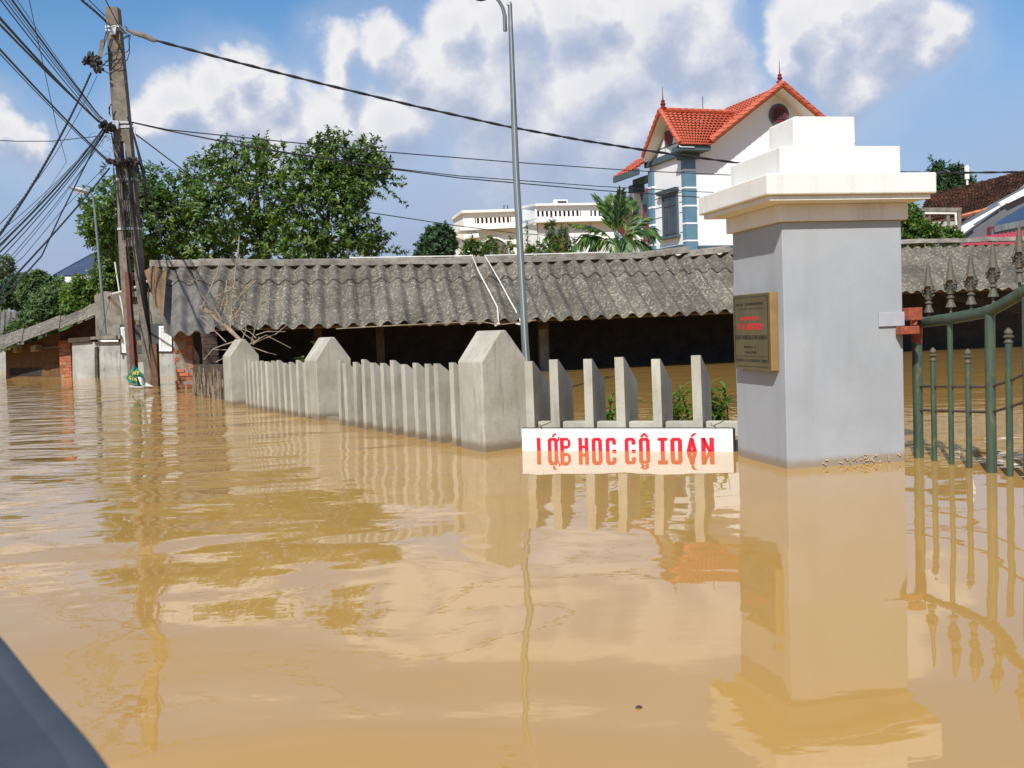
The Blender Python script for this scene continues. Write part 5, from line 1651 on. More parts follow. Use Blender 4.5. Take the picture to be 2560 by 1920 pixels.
def ridge_run(a, b, n_, r_=0.10):
    d_ = b - a
    L_ = np.linalg.norm(d_)
    q_ = Vector(d_).to_track_quat('X', 'Z').to_euler()
    for i in range(n_):
        piece(house, 'ridge_tile', ridge_me, a + d_ * (i + .5) / n_, rot=q_, scale=(L_ / n_, r_, r_))


ridge_run(hq(-OV, MT0, m_ez + .08), hq(-OV, MT1, m_rz + .08), 13, 0.13)
ridge_run(hq(-OV, MT2, m_ez + .08), hq(-OV, MT1, m_rz + .08), 13, 0.13)
ridge_run(hq(-OV, TX, z_e + .08), hq(SCR, TX, z_r + .08), 9)
ridge_run(hq(2.7, TX, z_e + .08), hq(SCR, TX, z_r + .08), 9)
ridge_run(hq(SCR, TX, z_r + .1), hq(SCR, 3.1, z_r + .1), 11)
for (s_, t__, z_) in ((SCR, TX + .15, z_r + .1), (-OV + .2, MT1, m_rz + .12)):
    part(house, 'roof_spike', MB().lathe(hq(s_, t__, z_), [(0.12, 0), (0.16, .1), (0.07, .15), (0.13, .25), (0.07, .31), (0.10, .38), (0.03, .45), (0.02, .6), (0.008, 1.0)], 8), M_maroon, smooth=True)
part(house, 'aerial', MB().tube([hq(SCR, 1.5, z_r), hq(SCR, 1.5, z_r + .75)], 0.015, 4), M_dark)
cc = HK + h1 * 0.06 + h2 * .24
part(house, 'corner_column', MB().box(cc, h1 * 0.15, h2 * 0.27, -1, 8.0), M_blue)
for z_ in (7.53, 6.78, 6.01, 5.26, 4.52, 3.78):
    part(house, 'column_band', MB().box(cc, h1 * 0.165, h2 * 0.285, z_ - .035, z_ + .035), M_housewhite)
part(house, 'column_capital', MB().box(cc, h1 * 0.3, h2 * 0.4, 8.0, 8.4), M_bluedark)
part(house, 'column', MB().box(HK + h1 * 3.02 - h2 * 0.02, h1 * 0.2, h2 * 0.10, -1, 7.95), M_blue)
for z_ in (7.2, 6.3, 5.5, 4.6, 3.8):
    part(house, 'column_band', MB().box(HK + h1 * 3.02 - h2 * 0.02, h1 * 0.215, h2 * 0.115, z_ - .04, z_ + .04), M_housewhite)
part(house, 'string_beam', MB().prism([hq(-.3, -.16, 8.16), hq(3.5, -.16, 8.16), hq(3.5, -.16, 8.42), hq(-.3, -.16, 8.42)], (*(h2 * .16), 0)), M_bluedark)
part(house, 'base_moulding', MB().prism([hq(0.25, -.12, 4.25), hq(3.2, -.12, 4.25), hq(3.2, -.12, 4.38), hq(0.25, -.12, 4.38)], (*(h2 * .12), 0)), M_bluedark)
part(house, 'base_moulding', MB().prism([hq(-.1, 0.55, 4.16), hq(-.1, 8.5, 4.16), hq(-.1, 8.5, 4.3), hq(-.1, 0.55, 4.3)], (*(h1 * .1), 0)), M_bluedark)
wi = part(house, 'window', MB().prism([hq(0.66, -.03, 4.88), hq(1.94, -.03, 4.88), hq(1.94, -.03, 6.6), hq(0.66, -.03, 6.6)], (*(h2 * .06), 0)), M_curtain)
fr_ = MB()
for (s0, s1, za, zb) in ((0.58, 0.68, 4.85, 6.66), (1.92, 2.02, 4.85, 6.66), (0.68, 1.92, 6.58, 6.66)):
    fr_.prism([hq(s0, -.08, za), hq(s1, -.08, za), hq(s1, -.08, zb), hq(s0, -.08, zb)], (*(h2 * .08), 0))
part(house, 'window_frame', fr_, M_bluedark, parent=wi)
for (s0, s1, za, zb) in ((0.72, 0.98, 4.93, 6.1), (1.02, 1.28, 4.93, 6.1), (1.32, 1.58, 4.93, 6.1), (1.62, 1.88, 4.93, 6.1), (0.72, 1.28, 6.16, 6.54), (1.32, 1.88, 6.16, 6.54)):
    part(house, 'pane', MB().prism([hq(s0, -.05, za), hq(s1, -.05, za), hq(s1, -.05, zb), hq(s0, -.05, zb)], (*(h2 * .02), 0)), M_glass, parent=wi)
part(house, 'sill', MB().prism([hq(0.45, -.2, 4.74), hq(2.2, -.2, 4.74), hq(2.2, -.2, 4.85), hq(0.45, -.2, 4.85)], (*(h2 * .2), 0)), M_bluedark, parent=wi)
part(house, 'window_hood', MB().prism([hq(0.5, -.22, 6.7), hq(2.2, -.22, 6.7), hq(2.32, -.26, 6.88), hq(0.42, -.26, 6.88)], (*(h2 * .2), 0)), M_bluedark, parent=wi)
# scored joints on the plaster
mb = MB()
for z_ in (6.62, 6.2, 5.75, 4.9):
    for s0, s1 in ((0.25, 0.5), (2.1, 2.8)):
        mb.prism([hq(s0, -.006, z_), hq(s1, -.006, z_), hq(s1, -.006, z_ + .035), hq(s0, -.006, z_ + .035)], (*(h2 * .005), 0))
for s_ in (0.35, 1.55):
    mb.prism([hq(s_, -.058, 8.4), hq(s_ + .05, -.058, 8.4), hq(s_ + .05, -.058, 9.2 if s_ < 1 else 9.6), hq(s_, -.058, 9.2 if s_ < 1 else 9.6)], (*(h2 * .006), 0))
mb.prism([hq(-.0, -.06, 8.75), hq(2.4, -.06, 8.75), hq(2.4, -.06, 8.8), hq(-.0, -.06, 8.8)], (*(h2 * .006), 0))
part(house, 'joint_line', mb, M_bluedark)


def disc(root, c_, ax_, r_, th_, m, name, n_=24, parent=None):
    b1 = unit(np.cross(ax_, V(0, 0, 1)))
    pts = [c_ + r_ * (math.cos(2 * PI * k / n_) * b1 + math.sin(2 * PI * k / n_) * V(0, 0, 1)) for k in range(n_)]
    return part(root, name, MB().prism(pts, ax_ * th_), m, parent=parent)


a1 = V(*(-h1), 0)
rv = disc(house, hq(-.0, 4.75, 10.0), a1, 0.50, 0.08, M_bluedark, 'round_vent')
disc(house, hq(-.08, 4.75, 10.0), a1, 0.38, 0.02, M_maroon, 'vent_panel', parent=rv)
mb = MB()
for dz in (-.2, -.1, 0, .1, .2):
    mb.prism([hq(-.105, 4.49, 10.0 + dz), hq(-.105, 5.01, 10.0 + dz), hq(-.105, 5.01, 10.03 + dz), hq(-.105, 4.49, 10.03 + dz)], (*(-h1 * .02), 0))
for dt in (-.2, 0, .2):
    mb.prism([hq(-.105, 4.73 + dt, 9.8), hq(-.105, 4.77 + dt, 9.8), hq(-.105, 4.77 + dt, 10.25), hq(-.105, 4.73 + dt, 10.25)], (*(-h1 * .025), 0))
part(house, 'vent_grille', mb, M_slotdark, parent=rv)
a2 = V(*(-h2), 0)
rv = disc(house, hq(1.15, -.05, 9.1), a2, 0.34, 0.08, M_bluedark, 'round_vent')
disc(house, hq(1.15, -.13, 9.1), a2, 0.26, 0.02, M_maroon, 'vent_panel', parent=rv)

# maroon building just left of it
YM = 60
mr = thing('building', 'maroon painted building corner showing between the palm and the white house', 'building', (*at(1570, 640, YM)[:2], 0))
part(mr, 'wall', MB().prism([at(1556, 556, YM), at(1640, 640, YM), at(1640, 470, YM), at(1585, 478, YM), at(1550, 508, YM)], (0, 4, 0)), M_maroon)
part(mr, 'roof_edge', MB().prism([at(1548, 508, YM - .5), at(1548, 514, YM - .5), at(1590, 482, YM - .5), at(1590, 472, YM - .5)], (0, 4, 0)), M_bluedark)

# ------------------------------------------------------------------ cream villa with balustrades
YV = 66.0
vl = thing('villa', 'cream and white villa with balustraded parapets and an arched porch behind the ridge', 'villa', (*at(1340, 640, YV)[:2], 0))


def vp(px, py, d=0):
    return at(px, py, YV + d)


def facade(name, poly, d, th, m):
    return part(vl, name, MB().prism([vp(x, y, d) for x, y in poly][::-1], (0, th, 0)), m)


# left block: main face 1161-1290, splayed face 1133-1161
facade('wall', [(1168, 566), (1290, 562), (1296, 700), (1172, 700)], 0.3, 6, M_cream)
part(vl, 'side_wall', MB().prism([vp(1137, 578, 3), vp(1168, 566, .3), vp(1172, 700, .3), vp(1142, 700, 3)], (0, 1, 0)), M_cream)
facade('parapet_band', [(1158, 532), (1288, 527), (1288, 541), (1159, 545)], 0, 0.5, M_cream)
facade('parapet_band', [(1160, 560), (1289, 556), (1289, 566), (1160, 570)], -0.05, 0.6, M_cream)
facade('parapet_pier', [(1158, 541), (1189, 541), (1190, 561), (1160, 562)], 0.02, 0.4, M_cream)
facade('parapet_pier', [(1275, 538), (1289, 538), (1289, 558), (1276, 558)], 0.02, 0.4, M_cream)
facade('parapet_back', [(1189, 540), (1276, 537), (1276, 560), (1190, 561)], 0.32, 0.1, M_slot)
facade('coping', [(1154, 526), (1290, 522), (1290, 528), (1155, 532)], -0.3, 1.0, M_cream)
part(vl, 'coping', MB().prism([vp(1130, 543, 3), vp(1130, 550, 3), vp(1155, 532, -.3), vp(1154, 526, -.3)], (0, .6, 0)), M_cream)
part(vl, 'side_parapet', MB().prism([vp(1133, 549, 3.2), vp(1135, 585, 3.2), vp(1160, 569, .2), vp(1158, 532, .2)], (0, .5, 0)), M_cream)
facade('cornice', [(1150, 569), (1291, 563), (1291, 569), (1151, 576)], -0.35, 0.6, M_creamwhite)
part(vl, 'cornice', MB().prism([vp(1131, 590, 3), vp(1131, 596, 3), vp(1151, 576, -.35), vp(1150, 569, -.35)], (0, .6, 0)), M_creamwhite)
facade('cornice', [(1190, 576), (1286, 572), (1286, 576), (1190, 580)], 0.1, 0.25, M_creamwhite)
facade('porch_capital', [(1157, 586), (1196, 583), (1198, 593), (1162, 596)], -0.4, 0.8, M_creamwhite)
for i in range(9):
    x = 1190.5 + i * 10.7 - 0.6
    y0, y1 = 543.5 - i * 0.1 * 1.4, 559.5 - i * 0.4
    part(vl, 'baluster', MB().prism([vp(x - 3.6, y0 - 3, .02), vp(x - 2.2, y1 + 2, .02), vp(x + 3.0, y1 + 2, .02), vp(x + 1.6, y0 - 3, .02)][::1], (0, .22, 0)), M_cream)
# arch opening
arc = [(1200, 640)] + [(1236 - 36 * math.cos(a), 634 - 38 * math.sin(a)) for a in np.linspace(0, PI, 13)] + [(1272, 640)]
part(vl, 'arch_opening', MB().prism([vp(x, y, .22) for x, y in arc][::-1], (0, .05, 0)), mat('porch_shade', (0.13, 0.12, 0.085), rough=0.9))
ar2 = [(1236 - 40 * math.cos(a), 634 - 42 * math.sin(a)) for a in np.linspace(0, PI, 13)]
ar1 = [(1236 - 36 * math.cos(a), 634 - 38 * math.sin(a)) for a in np.linspace(0, PI, 13)]
mb = MB()
for i in range(12):
    mb.prism([vp(*ar1[i], .1), vp(*ar1[i + 1], .1), vp(*ar2[i + 1], .1), vp(*ar2[i], .1)], (0, .15, 0))
part(vl, 'arch_moulding', mb, M_creamwhite)
part(vl, 'side_arch', MB().prism([vp(1150, 640, 1.2), vp(1150, 612, 1.2), vp(1155, 601, 1.0), vp(1161, 600, .7), vp(1164, 612, .5), vp(1164, 640, .5)], (0, .05, 0)), M_palewall)
# right block
facade('wall', [(1341, 548), (1540, 540), (1545, 700), (1345, 700)], 0.3, 6, M_creamwhite)
part(vl, 'side_wall', MB().prism([vp(1306, 560, 3.4), vp(1341, 548, .3), vp(1345, 700, .3), vp(1310, 700, 3.4)], (0, 1, 0)), M_creamwhite)
facade('coping', [(1338, 509), (1540, 506), (1540, 511), (1339, 514)], -0.3, 1.0, M_creamwhite)
part(vl, 'coping', MB().prism([vp(1305, 515, 3.4), vp(1305, 521, 3.4), vp(1339, 514, -.3), vp(1338, 509, -.3)], (0, .6, 0)), M_creamwhite)
part(vl, 'side_parapet', MB().prism([vp(1306, 520, 3.4), vp(1307, 552, 3.4), vp(1342, 546, .2), vp(1341, 513, .2)], (0, .5, 0)), M_creamwhite)
facade('parapet_band', [(1341, 514), (1540, 511), (1540, 524), (1342, 527)], 0, 0.5, M_creamwhite)
facade('parapet_band', [(1342, 542), (1540, 540), (1540, 548), (1342, 550)], -0.05, 0.6, M_creamwhite)
facade('parapet_back', [(1343, 525), (1500, 523), (1500, 543), (1343, 545)], 0.32, 0.1, M_slotdark)
facade('parapet_pier', [(1450, 522), (1476, 522), (1476, 544), (1450, 544)], 0.02, 0.4, M_creamwhite)
facade('cornice', [(1336, 549), (1541, 545), (1541, 551), (1337, 556)], -0.35, 0.6, M_creamwhite)
part(vl, 'cornice', MB().prism([vp(1305, 562, 3.4), vp(1305, 569, 3.4), vp(1337, 556, -.35), vp(1336, 549, -.35)], (0, .6, 0)), M_creamwhite)
for i in range(11):
    x = 1340.5 + i * 10.9
    part(vl, 'baluster', MB().prism([vp(x - 3.6, 523, .02), vp(x - 2.4, 544, .02), vp(x + 3.0, 544, .02), vp(x + 1.8, 523, .02)], (0, .22, 0)), M_creamwhite)
for i in range(2):
    x = 1483 + i * 10.9
    part(vl, 'baluster', MB().prism([vp(x - 3.6, 523, .02), vp(x - 2.4, 544, .02), vp(x + 3.0, 544, .02), vp(x + 1.8, 523, .02)], (0, .22, 0)), M_creamwhite)
part(vl, 'roof_box', MB().prism([vp(1384, 499, .5), vp(1384, 512, .5), vp(1419, 512, .5), vp(1419, 499, .5)], (0, 1.2, 0)), M_creamwhite)
part(vl, 'box_louvre', MB().prism([vp(1394, 502, .45), vp(1394, 509, .45), vp(1416, 509, .45), vp(1416, 502, .45)], (0, .06, 0)), M_slotdark)
mb = MB()
for x in (1343, 1403, 1476):
    mb.prism([vp(x, 556, .27), vp(x, 640, .27), vp(x + 1.3, 640, .27), vp(x + 1.3, 556, .27)], (0, .03, 0))
part(vl, 'joint_line', mb, M_greywall)
part(vl, 'window', MB().prism([vp(1373, 590, .2), vp(1373, 640, .2), vp(1417, 640, .2), vp(1417, 588, .2)], (0, .1, 0)), M_rust)
part(vl, 'window_hood', MB().prism([vp(1368, 584, .0), vp(1368, 590, .0), vp(1422, 588, .0), vp(1422, 582, .0)], (0, .3, 0)), M_greywall)
mb = MB().tube([vp(1260, 526, 1), vp(1260, 512, 1)], .03, 4).tube([vp(1269, 526, 1), vp(1269, 513, 1)], .03, 4)
part(vl, 'aerial', mb, M_dark)

# shrubs in front of the villa
tree('sparse leafy shrub in front of the arched porch', [(1180, 615, 16), (1175, 632, 22), (1205, 625, 18), (1225, 610, 16), (1228, 630, 20), (1270, 625, 16), (1278, 610, 9)], 34, 150, 8, 0.16, 0.05, M_leaf, [(1200, 700), (1200, 630)],
     [[(1200, 660, 0), (1182, 620, 0), (1181, 596, 0)], [(1205, 660, 0), (1226, 620, 0), (1226, 592, 0)], [(1210, 660, 0), (1260, 640, 0), (1276, 600, 0)]], name='shrub', cat='shrub', rad=0.05, depth=.4,
     extra=shoots([(1181, 620, 1181, 592), (1226, 620, 1226, 592), (1276, 620, 1275, 596), (1168, 628, 1165, 606)], 34, .07))
tree('tall sparse shrub with whorled leaves right of the street lamp post', [(1325, 625, 16), (1350, 625, 20), (1380, 600, 18), (1375, 565, 10), (1400, 610, 22), (1370, 630, 22), (1410, 580, 12), (1420, 620, 20)], 34.5, 190, 8, 0.17, 0.05, M_leaf, [(1380, 700), (1380, 630)],
     [[(1320, 680, 0), (1318, 620, 0), (1318, 565, 0)], [(1385, 660, 0), (1380, 600, 0), (1378, 550, 0)], [(1390, 650, 0), (1405, 600, 0), (1418, 565, 0)], [(1340, 660, 0), (1345, 640, 0), (1350, 600, 0)]], name='shrub', cat='shrub', rad=0.05, depth=.4,
     extra=shoots([(1318, 620, 1318, 562), (1379, 600, 1377, 546), (1410, 590, 1419, 562), (1345, 640, 1350, 600)], 34.5, .09))

# ------------------------------------------------------------------ palm
YPm = 31.0
pm = thing('palm', 'young palm with broad arching dark fronds between villa and white house', 'palm tree', (*at(1545, 700, YPm)[:2], 0))
pc0 = at(1545, 615, YPm)
part(pm, 'trunk', MB().tube([V(pc0[0], pc0[1], -.5), V(pc0[0], pc0[1], 1.5), pc0], [.16, .14, .1], 8), M_bark, smooth=True)


def frond(pts2, ll0, ll1, n_, dpt=0.0, droop=0.25, seed=0, wid=0.062):
    rr = random.Random(seed)
    P_ = [at(x, y, YPm + dpt * (i / (len(pts2) - 1))) for i, (x, y) in enumerate(pts2)]
    P_[0] = pc0 * 0.9 + P_[0] * 0.1
    cum = np.linspace(0, 1, len(P_))
    pos = lambda f_: np.array([np.interp(f_, cum, [p[k] for p in P_]) for k in range(3)])
    mb_ = MB().tube([pos(f_) for f_ in np.linspace(0, 1, 10)], list(np.linspace(0.022, 0.005, 10)), 5)
    for i in range(n_):
        f_ = 0.22 + 0.78 * i / n_
        p = pos(f_)
        tg = unit(pos(min(1, f_ + .03)) - pos(f_ - .03))
        sd_ = unit(np.cross(tg, V(0, -0.25, 1)) + V(0, 0.25, 0))
        ln = (ll0 + (ll1 - ll0) * f_) * (0.55 + 0.45 * math.sin(PI * min(1, f_ * 1.1))) * rr.uniform(.85, 1.15)
        for sgn in (-1, 1):
            d_ = unit(sd_ * sgn * 0.75 + tg * 0.75 + V(0, rr.uniform(-.3, .3), -droop * rr.uniform(.2, 1)))
            n__ = unit(np.cross(d_, tg))
            wv_ = unit(np.cross(n__, d_))
            q1 = p + d_ * ln * .5
            q2 = p + d_ * ln + V(0, 0, -droop * ln * .6)
            w_ = wid * .5
            mb_.add([p, q1 + wv_ * w_ + n__ * .008, q2, q1 - wv_ * w_ + n__ * .008, q1], [(0, 4, 1), (0, 3, 4), (1, 4, 2), (4, 3, 2)])
    part(pm, 'frond', mb_, M_leafpalm)


for i, (pts2, a, b, n_, dpt, dr) in enumerate((
        ([(1540, 610), (1530, 560), (1515, 515), (1487, 488)], .55, .35, 26, .4, .1),
        ([(1545, 610), (1545, 560), (1548, 510), (1553, 475)], .5, .3, 24, -.2, .05),
        ([(1545, 610), (1535, 550), (1532, 510), (1535, 490)], .45, .3, 22, .5, .05),
        ([(1540, 612), (1510, 580), (1475, 565), (1430, 560)], .55, .3, 26, -.5, .35),
        ([(1535, 615), (1500, 592), (1465, 585), (1430, 622)], .6, .4, 24, -.3, .7),
        ([(1535, 615), (1505, 600), (1485, 610), (1470, 635)], .5, .35, 18, .2, .8),
        ([(1550, 612), (1580, 575), (1605, 548), (1622, 545)], .45, .3, 22, .5, .15),
        ([(1550, 612), (1590, 580), (1625, 570), (1640, 595)], .5, .35, 24, -.4, .5),
        ([(1552, 615), (1590, 600), (1615, 610), (1635, 640)], .5, .35, 20, -.2, .7),
        ([(1548, 615), (1560, 590), (1570, 600), (1565, 640)], .5, .4, 18, -.8, .9),
        ([(1545, 615), (1535, 595), (1530, 600), (1540, 640)], .45, .4, 16, -.8, .9),
        ([(1552, 612), (1575, 560), (1580, 520), (1576, 498)], .4, .25, 22, .6, .05))):
    frond(pts2, a * 1.22, b * 1.22, int(n_ * 1.8), dpt, dr, i)

# ------------------------------------------------------------------ right background
YR = 52
rh = thing('house', 'old house with a large weathered brown tile roof at the right edge', 'house', (*at(2450, 640, YR)[:2], 0))
t0, t1, t2, t3 = at(2290, 560, YR - 2), at(2500, 522, YR - 2.6), at(2640, 408, YR + 2), at(2318, 491, YR + 3)


def rowtiles(Pa, Pb, Pc, Pd, rows, cols, root, m):
    mb_ = MB()
    nm = unit(np.cross(Pb - Pa, Pd - Pa))
    if nm[2] < 0:
        nm = -nm
    for r__ in range(rows):
        for c_ in range(cols):
            v0 = r__ / rows
            v1 = (r__ + 1.2) / rows
            u0 = (c_ + 0.5 * (r__ % 2)) / cols
            u1 = u0 + 0.92 / cols
            if u1 > 1.0:
                continue
            lf_ = 0.10 + random.uniform(0, .04)
            f_ = lambda u, v: (Pa * (1 - u) + Pb * u) * (1 - v) + (Pd * (1 - u) + Pc * u) * v
            um = (u0 + u1) / 2
            v1 = min(v1, 1)
            a, b, c__, d_, e_ = f_(u0, v0) + nm * lf_, f_(um, v0 - .25 / rows) + nm * (lf_ + .04), f_(u1, v0) + nm * lf_, f_(u1, v1), f_(u0, v1)
            mb_.add([a, b, c__, d_, e_, a - nm * .06, b - nm * .06, c__ - nm * .06], [(0, 1, 2, 3, 4), (0, 5, 6, 1), (1, 6, 7, 2)])
    return part(root, 'roof_tiles', mb_, m, kind='stuff')


part(rh, 'roof_deck', MB().prism([t0, t1, t2, t3], (0, 0, -.15)), M_browntile)
rowtiles(t0, t1, t2, t3, 20, 34, rh, M_browntile)
mb = MB()
for i in range(14):
    f_, g_ = i / 14, (i + 1.1) / 14
    mb.tube([t1 + (t2 - t1) * f_ + V(0, -.05, .1), t1 + (t2 - t1) * g_ + V(0, -.05, .14)], 0.09, 6)
part(rh, 'verge_tiles', mb, M_ridge)
mb = MB()
for i in range(10):
    a = at(2404 + i * 7.5, 540 - i * 2.0, YR - 3)
    mb.tube([a, a + V(.17, 0, .03)], 0.09, 6)
part(rh, 'eave_tiles', mb, M_orangeridge)
part(rh, 'wall', MB().prism([at(2300, 545, YR), at(2300, 640, YR), at(2520, 640, YR), at(2520, 530, YR)], (0, 4, 0)), M_interior)
# broken concrete frame
cf = thing('window_ruin', 'broken concrete window frame standing in front of the brown tile roof', 'frame', (*at(2354, 620, 40)[:2], 0))
cp = lambda x, y, d=0: at(x, y, 40 + d)
part(cf, 'post', MB().prism([cp(2303, 522), cp(2306, 640), cp(2315, 640), cp(2312, 522)], (0, .25, 0)), M_concrete)
part(cf, 'post', MB().prism([cp(2394, 520), cp(2396, 600), cp(2404, 600), cp(2403, 520)], (0, .25, 0)), M_concrete)
part(cf, 'lintel', MB().prism([cp(2304, 519, -.02), cp(2304, 529, -.02), cp(2404, 529, -.02), cp(2404, 519, -.02)], (0, .3, 0)), M_concrete)
part(cf, 'mullion', MB().prism([cp(2367, 529), cp(2369, 570), cp(2375, 570), cp(2374, 529)], (0, .15, 0)), M_concrete)
part(cf, 'mullion', MB().prism([cp(2321, 530), cp(2323, 560), cp(2327, 560), cp(2326, 530)], (0, .15, 0)), M_concrete)
part(cf, 'sill', MB().prism([cp(2330, 555, .02), cp(2331, 566, .02), cp(2394, 566, .02), cp(2394, 553, .02)], (0, .2, 0)), M_palewall)
part(cf, 'inner_frame', MB().prism([cp(2313, 530, -.05), cp(2313, 535, -.05), cp(2392, 535, -.05), cp(2392, 531, -.05)], (0, .05, 0)).prism([cp(2387, 535, -.05), cp(2389, 562, -.05), cp(2393, 562, -.05), cp(2392, 535, -.05)], (0, .05, 0)), M_pvc)
# grey gable house with white barge boards
gw = thing('house', 'grey gabled house wall edged with white boards at the right edge', 'house', (*at(2500, 640, 47)[:2], 0))
gp_ = lambda x, y, d=0: at(x, y, 46.5 + d)
part(gw, 'wall', MB().prism([gp_(2400, 640), gp_(2400, 602), gp_(2500, 521), gp_(2572, 482), gp_(2720, 400), gp_(2720, 640)][::-1], (0, 3, 0)), M_greywall)
mb = MB()
mb.prism([gp_(2384, 592, -.2), gp_(2396, 584, -.2), gp_(2500, 518, -.2), gp_(2500, 514, -.2), gp_(2390, 575, -.2)], (0, .2, 0))
mb.prism([gp_(2385, 575, -.3), gp_(2400, 590, -.3), gp_(2436, 563, -.3), gp_(2424, 558, -.3)], (0, .25, 0))
part(gw, 'barge_board', mb, M_housewhite)
mb = MB()
mb.prism([gp_(2500, 506, -.2), gp_(2502, 516, -.2), gp_(2600, 462, -.2), gp_(2600, 452, -.2)], (0, .2, 0))
mb.prism([gp_(2516, 506, -.3), gp_(2520, 508, -.3), gp_(2600, 470, -.3), gp_(2600, 464, -.3)], (0, .2, 0))
part(gw, 'barge_board', mb, M_housewhite)
# blue sheet roof and red sheet roof
br = thing('lean_to', 'lean-to with a blue corrugated sheet roof at the right edge', 'lean-to', (*at(2540, 640, 41)[:2], 0))
b0, b1, b2_, b3 = at(2486, 566, 40), at(2640, 535, 40), at(2640, 468, 43.5), at(2494, 553, 43)
part(br, 'roof_sheet', MB().sheet(lambda u, v: (b0 * (1 - u) + b1 * u) * (1 - v) + (b3 * (1 - u) + b2_ * u) * v + V(0, 0, .02 * math.cos(u * 2 * PI * 24)), 200, 2, .03), M_bluesheet)
part(br, 'fascia', MB().prism([b0 + V(0, -.05, -.22), b1 + V(0, -.05, -.22), b1 + V(0, -.05, .02), b0 + V(0, -.05, .02)], (0, .08, 0)), M_galv)
part(br, 'brick_wall', MB().prism([at(2476, 567, 40.3), at(2476, 592, 40.3), at(2640, 590, 40.3), at(2640, 540, 40.3)], (0, .3, 0)), M_maroon)
part(br, 'grey_panel', MB().prism([at(2480, 573, 40.1), at(2480, 590, 40.1), at(2640, 570, 40.1), at(2640, 553, 40.1)], (0, .1, 0)), M_galv)
rr_ = thing('lean_to', 'low red corrugated sheet roof just above the mossy ridge at the right edge', 'lean-to', (*at(2500, 640, 37)[:2], 0))
q0, q1, q2, q3 = at(2405, 612, 35), at(2660, 606, 35), at(2660, 560, 38), at(2440, 594, 38)
part(rr_, 'roof_sheet', MB().sheet(lambda u, v: (q0 * (1 - u) + q1 * u) * (1 - v) + (q3 * (1 - u) + q2 * u) * v + V(0, 0, .025 * math.cos(u * 2 * PI * 22)), 180, 2, .02), M_redsheet)
part(rr_, 'wall', MB().prism([at(2415, 612, 35.4), at(2415, 680, 35.4), at(2660, 680, 35.4), at(2660, 608, 35.4)], (0, .2, 0)), M_greywall)
# tree, shrub and white post
tree('dark feathery tree above the brown tile roof', [(2338, 440, 20), (2345, 420, 14), (2332, 470, 22), (2365, 455, 20), (2388, 425, 14), (2380, 460, 24), (2400, 470, 20), (2415, 455, 16), (2355, 485, 20), (2425, 465, 12)], 64, 620, 8, 0.34, 0.10, M_leafdark, [(2370, 600), (2370, 470)],
     None, rad=.15, depth=.6, extra=shoots([(2340, 440, 2327, 390), (2345, 425, 2355, 408), (2390, 430, 2374, 412), (2390, 430, 2394, 414), (2400, 440, 2415, 420), (2415, 460, 2440, 455), (2400, 470, 2432, 447)], 64, .22))
tree('glossy green shrub growing above the shed ridge beside the pillar', [(2275, 530, 22), (2270, 560, 26), (2290, 585, 30), (2325, 585, 28), (2360, 590, 24), (2390, 595, 16), (2285, 550, 22), (2265, 590, 24)], 36, 800, 7, 0.17, 0.08, M_leaf, [(2300, 660), (2300, 600)], None, rad=.06,
     name='shrub', cat='shrub', depth=.7, extra=shoots([(2310, 580, 2312, 552), (2340, 585, 2352, 560), (2390, 598, 2400, 588)], 36, .1))
pw_ = at(2419, 450, 58)
solo('white_post', MB().tube([at(2420, 520, 58), at(2418, 448, 58)], 0.06, 8).tube([at(2418, 448, 58), at(2417, 414, 58)], 0.13, 8), M_housewhite, 'white post rising beside the feathery dark tree', 'post')

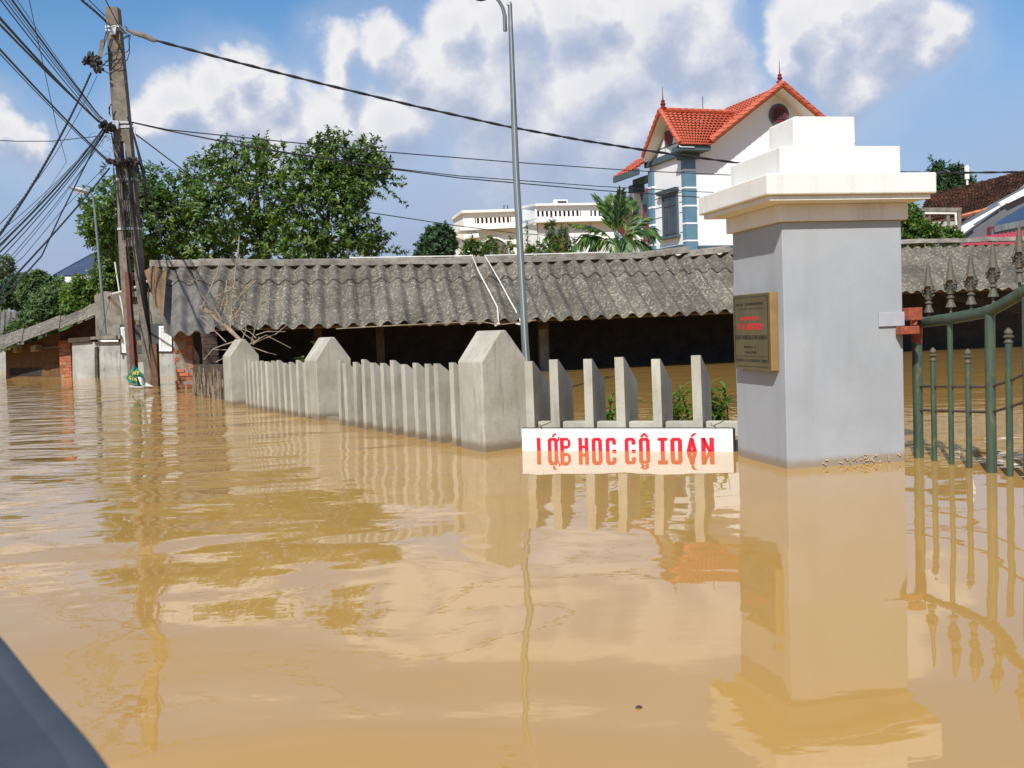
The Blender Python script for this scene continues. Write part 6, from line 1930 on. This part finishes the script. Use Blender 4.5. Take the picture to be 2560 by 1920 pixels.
# ------------------------------------------------------------------ boat corner, close to the camera
ctrl = np.array([(-1.9, 1.7), (-1.35, 1.76), (-0.95, 1.72), (-0.735, 1.44), (-0.55, 1.18), (-0.385, 0.95), (-0.27, 0.74), (-0.24, 0.4), (-0.24, -0.6), (-0.4, -1.4), (-1.9, -1.4)])
outl = []
for i in range(len(ctrl)):
    p0_, p1_, p2_, p3_ = ctrl[max(i - 1, 0)], ctrl[i], ctrl[min(i + 1, len(ctrl) - 1)], ctrl[min(i + 2, len(ctrl) - 1)]
    for q in np.linspace(0, 1, 5, endpoint=False) if i < len(ctrl) - 1 else [0]:
        outl.append(tuple(0.5 * ((2 * p1_) + (p2_ - p0_) * q + (2 * p0_ - 5 * p1_ + 4 * p2_ - p3_) * q ** 2 + (3 * p1_ - p0_ - 3 * p2_ + p3_) * q ** 3)))
boat = thing('boat', 'dark slate blue boat side, blurred and close at the lower left corner', 'boat', (-1, 0.3, 0))
cen = V(-1.2, 0.5)
mb = MB()
n_ = len(outl)
lev = [(-0.12, 0.82), (0.0, 0.86), (0.35, 0.94), (0.58, 0.992), (0.60, 1.0), (0.612, 0.993), (0.615, 0.98), (0.61, 0.965), (0.60, 0.95)]
for z_, k_ in lev:
    for x, y in outl:
        q = cen + (V(x, y) - cen) * k_
        mb.v.append((q[0], q[1], z_))
for j in range(len(lev) - 1):
    for i in range(n_):
        a, b = j * n_ + i, j * n_ + (i + 1) % n_
        mb.f.append((a, b, b + n_, a + n_))
mb.f.append(tuple(range(n_ - 1, -1, -1)))
part(boat, 'hull', mb, M_boat, smooth=True)
mb = MB()
top = [(*(cen + (V(x, y) - cen) * 0.966), 0.609) for x, y in outl]
mb.prism([V(*p) for p in top], (0, 0, -0.03))
part(boat, 'deck', mb, M_boat)

# small floating bits
mb = None
for (px, py, sz, lb) in ((1597, 1770, .010, 'tiny dark floating seed in the foreground water'), (1122, 1106, .012, 'pale speck of foam floating by the nearest fence pillar')):
    q = ground(px, py)
    mb = MB().lathe((q[0], q[1], 0.0), [(sz * .6, -.003), (sz, 0.002), (sz * .6, .006)], 7, (1, .6))
    solo('floating_debris', mb, M_dark if 'dark' in lb else M_foam, lb, 'debris', loc=(q[0], q[1], 0))
for o_ in bpy.data.objects:
    if '_loc' in o_:
        del o_['_loc']
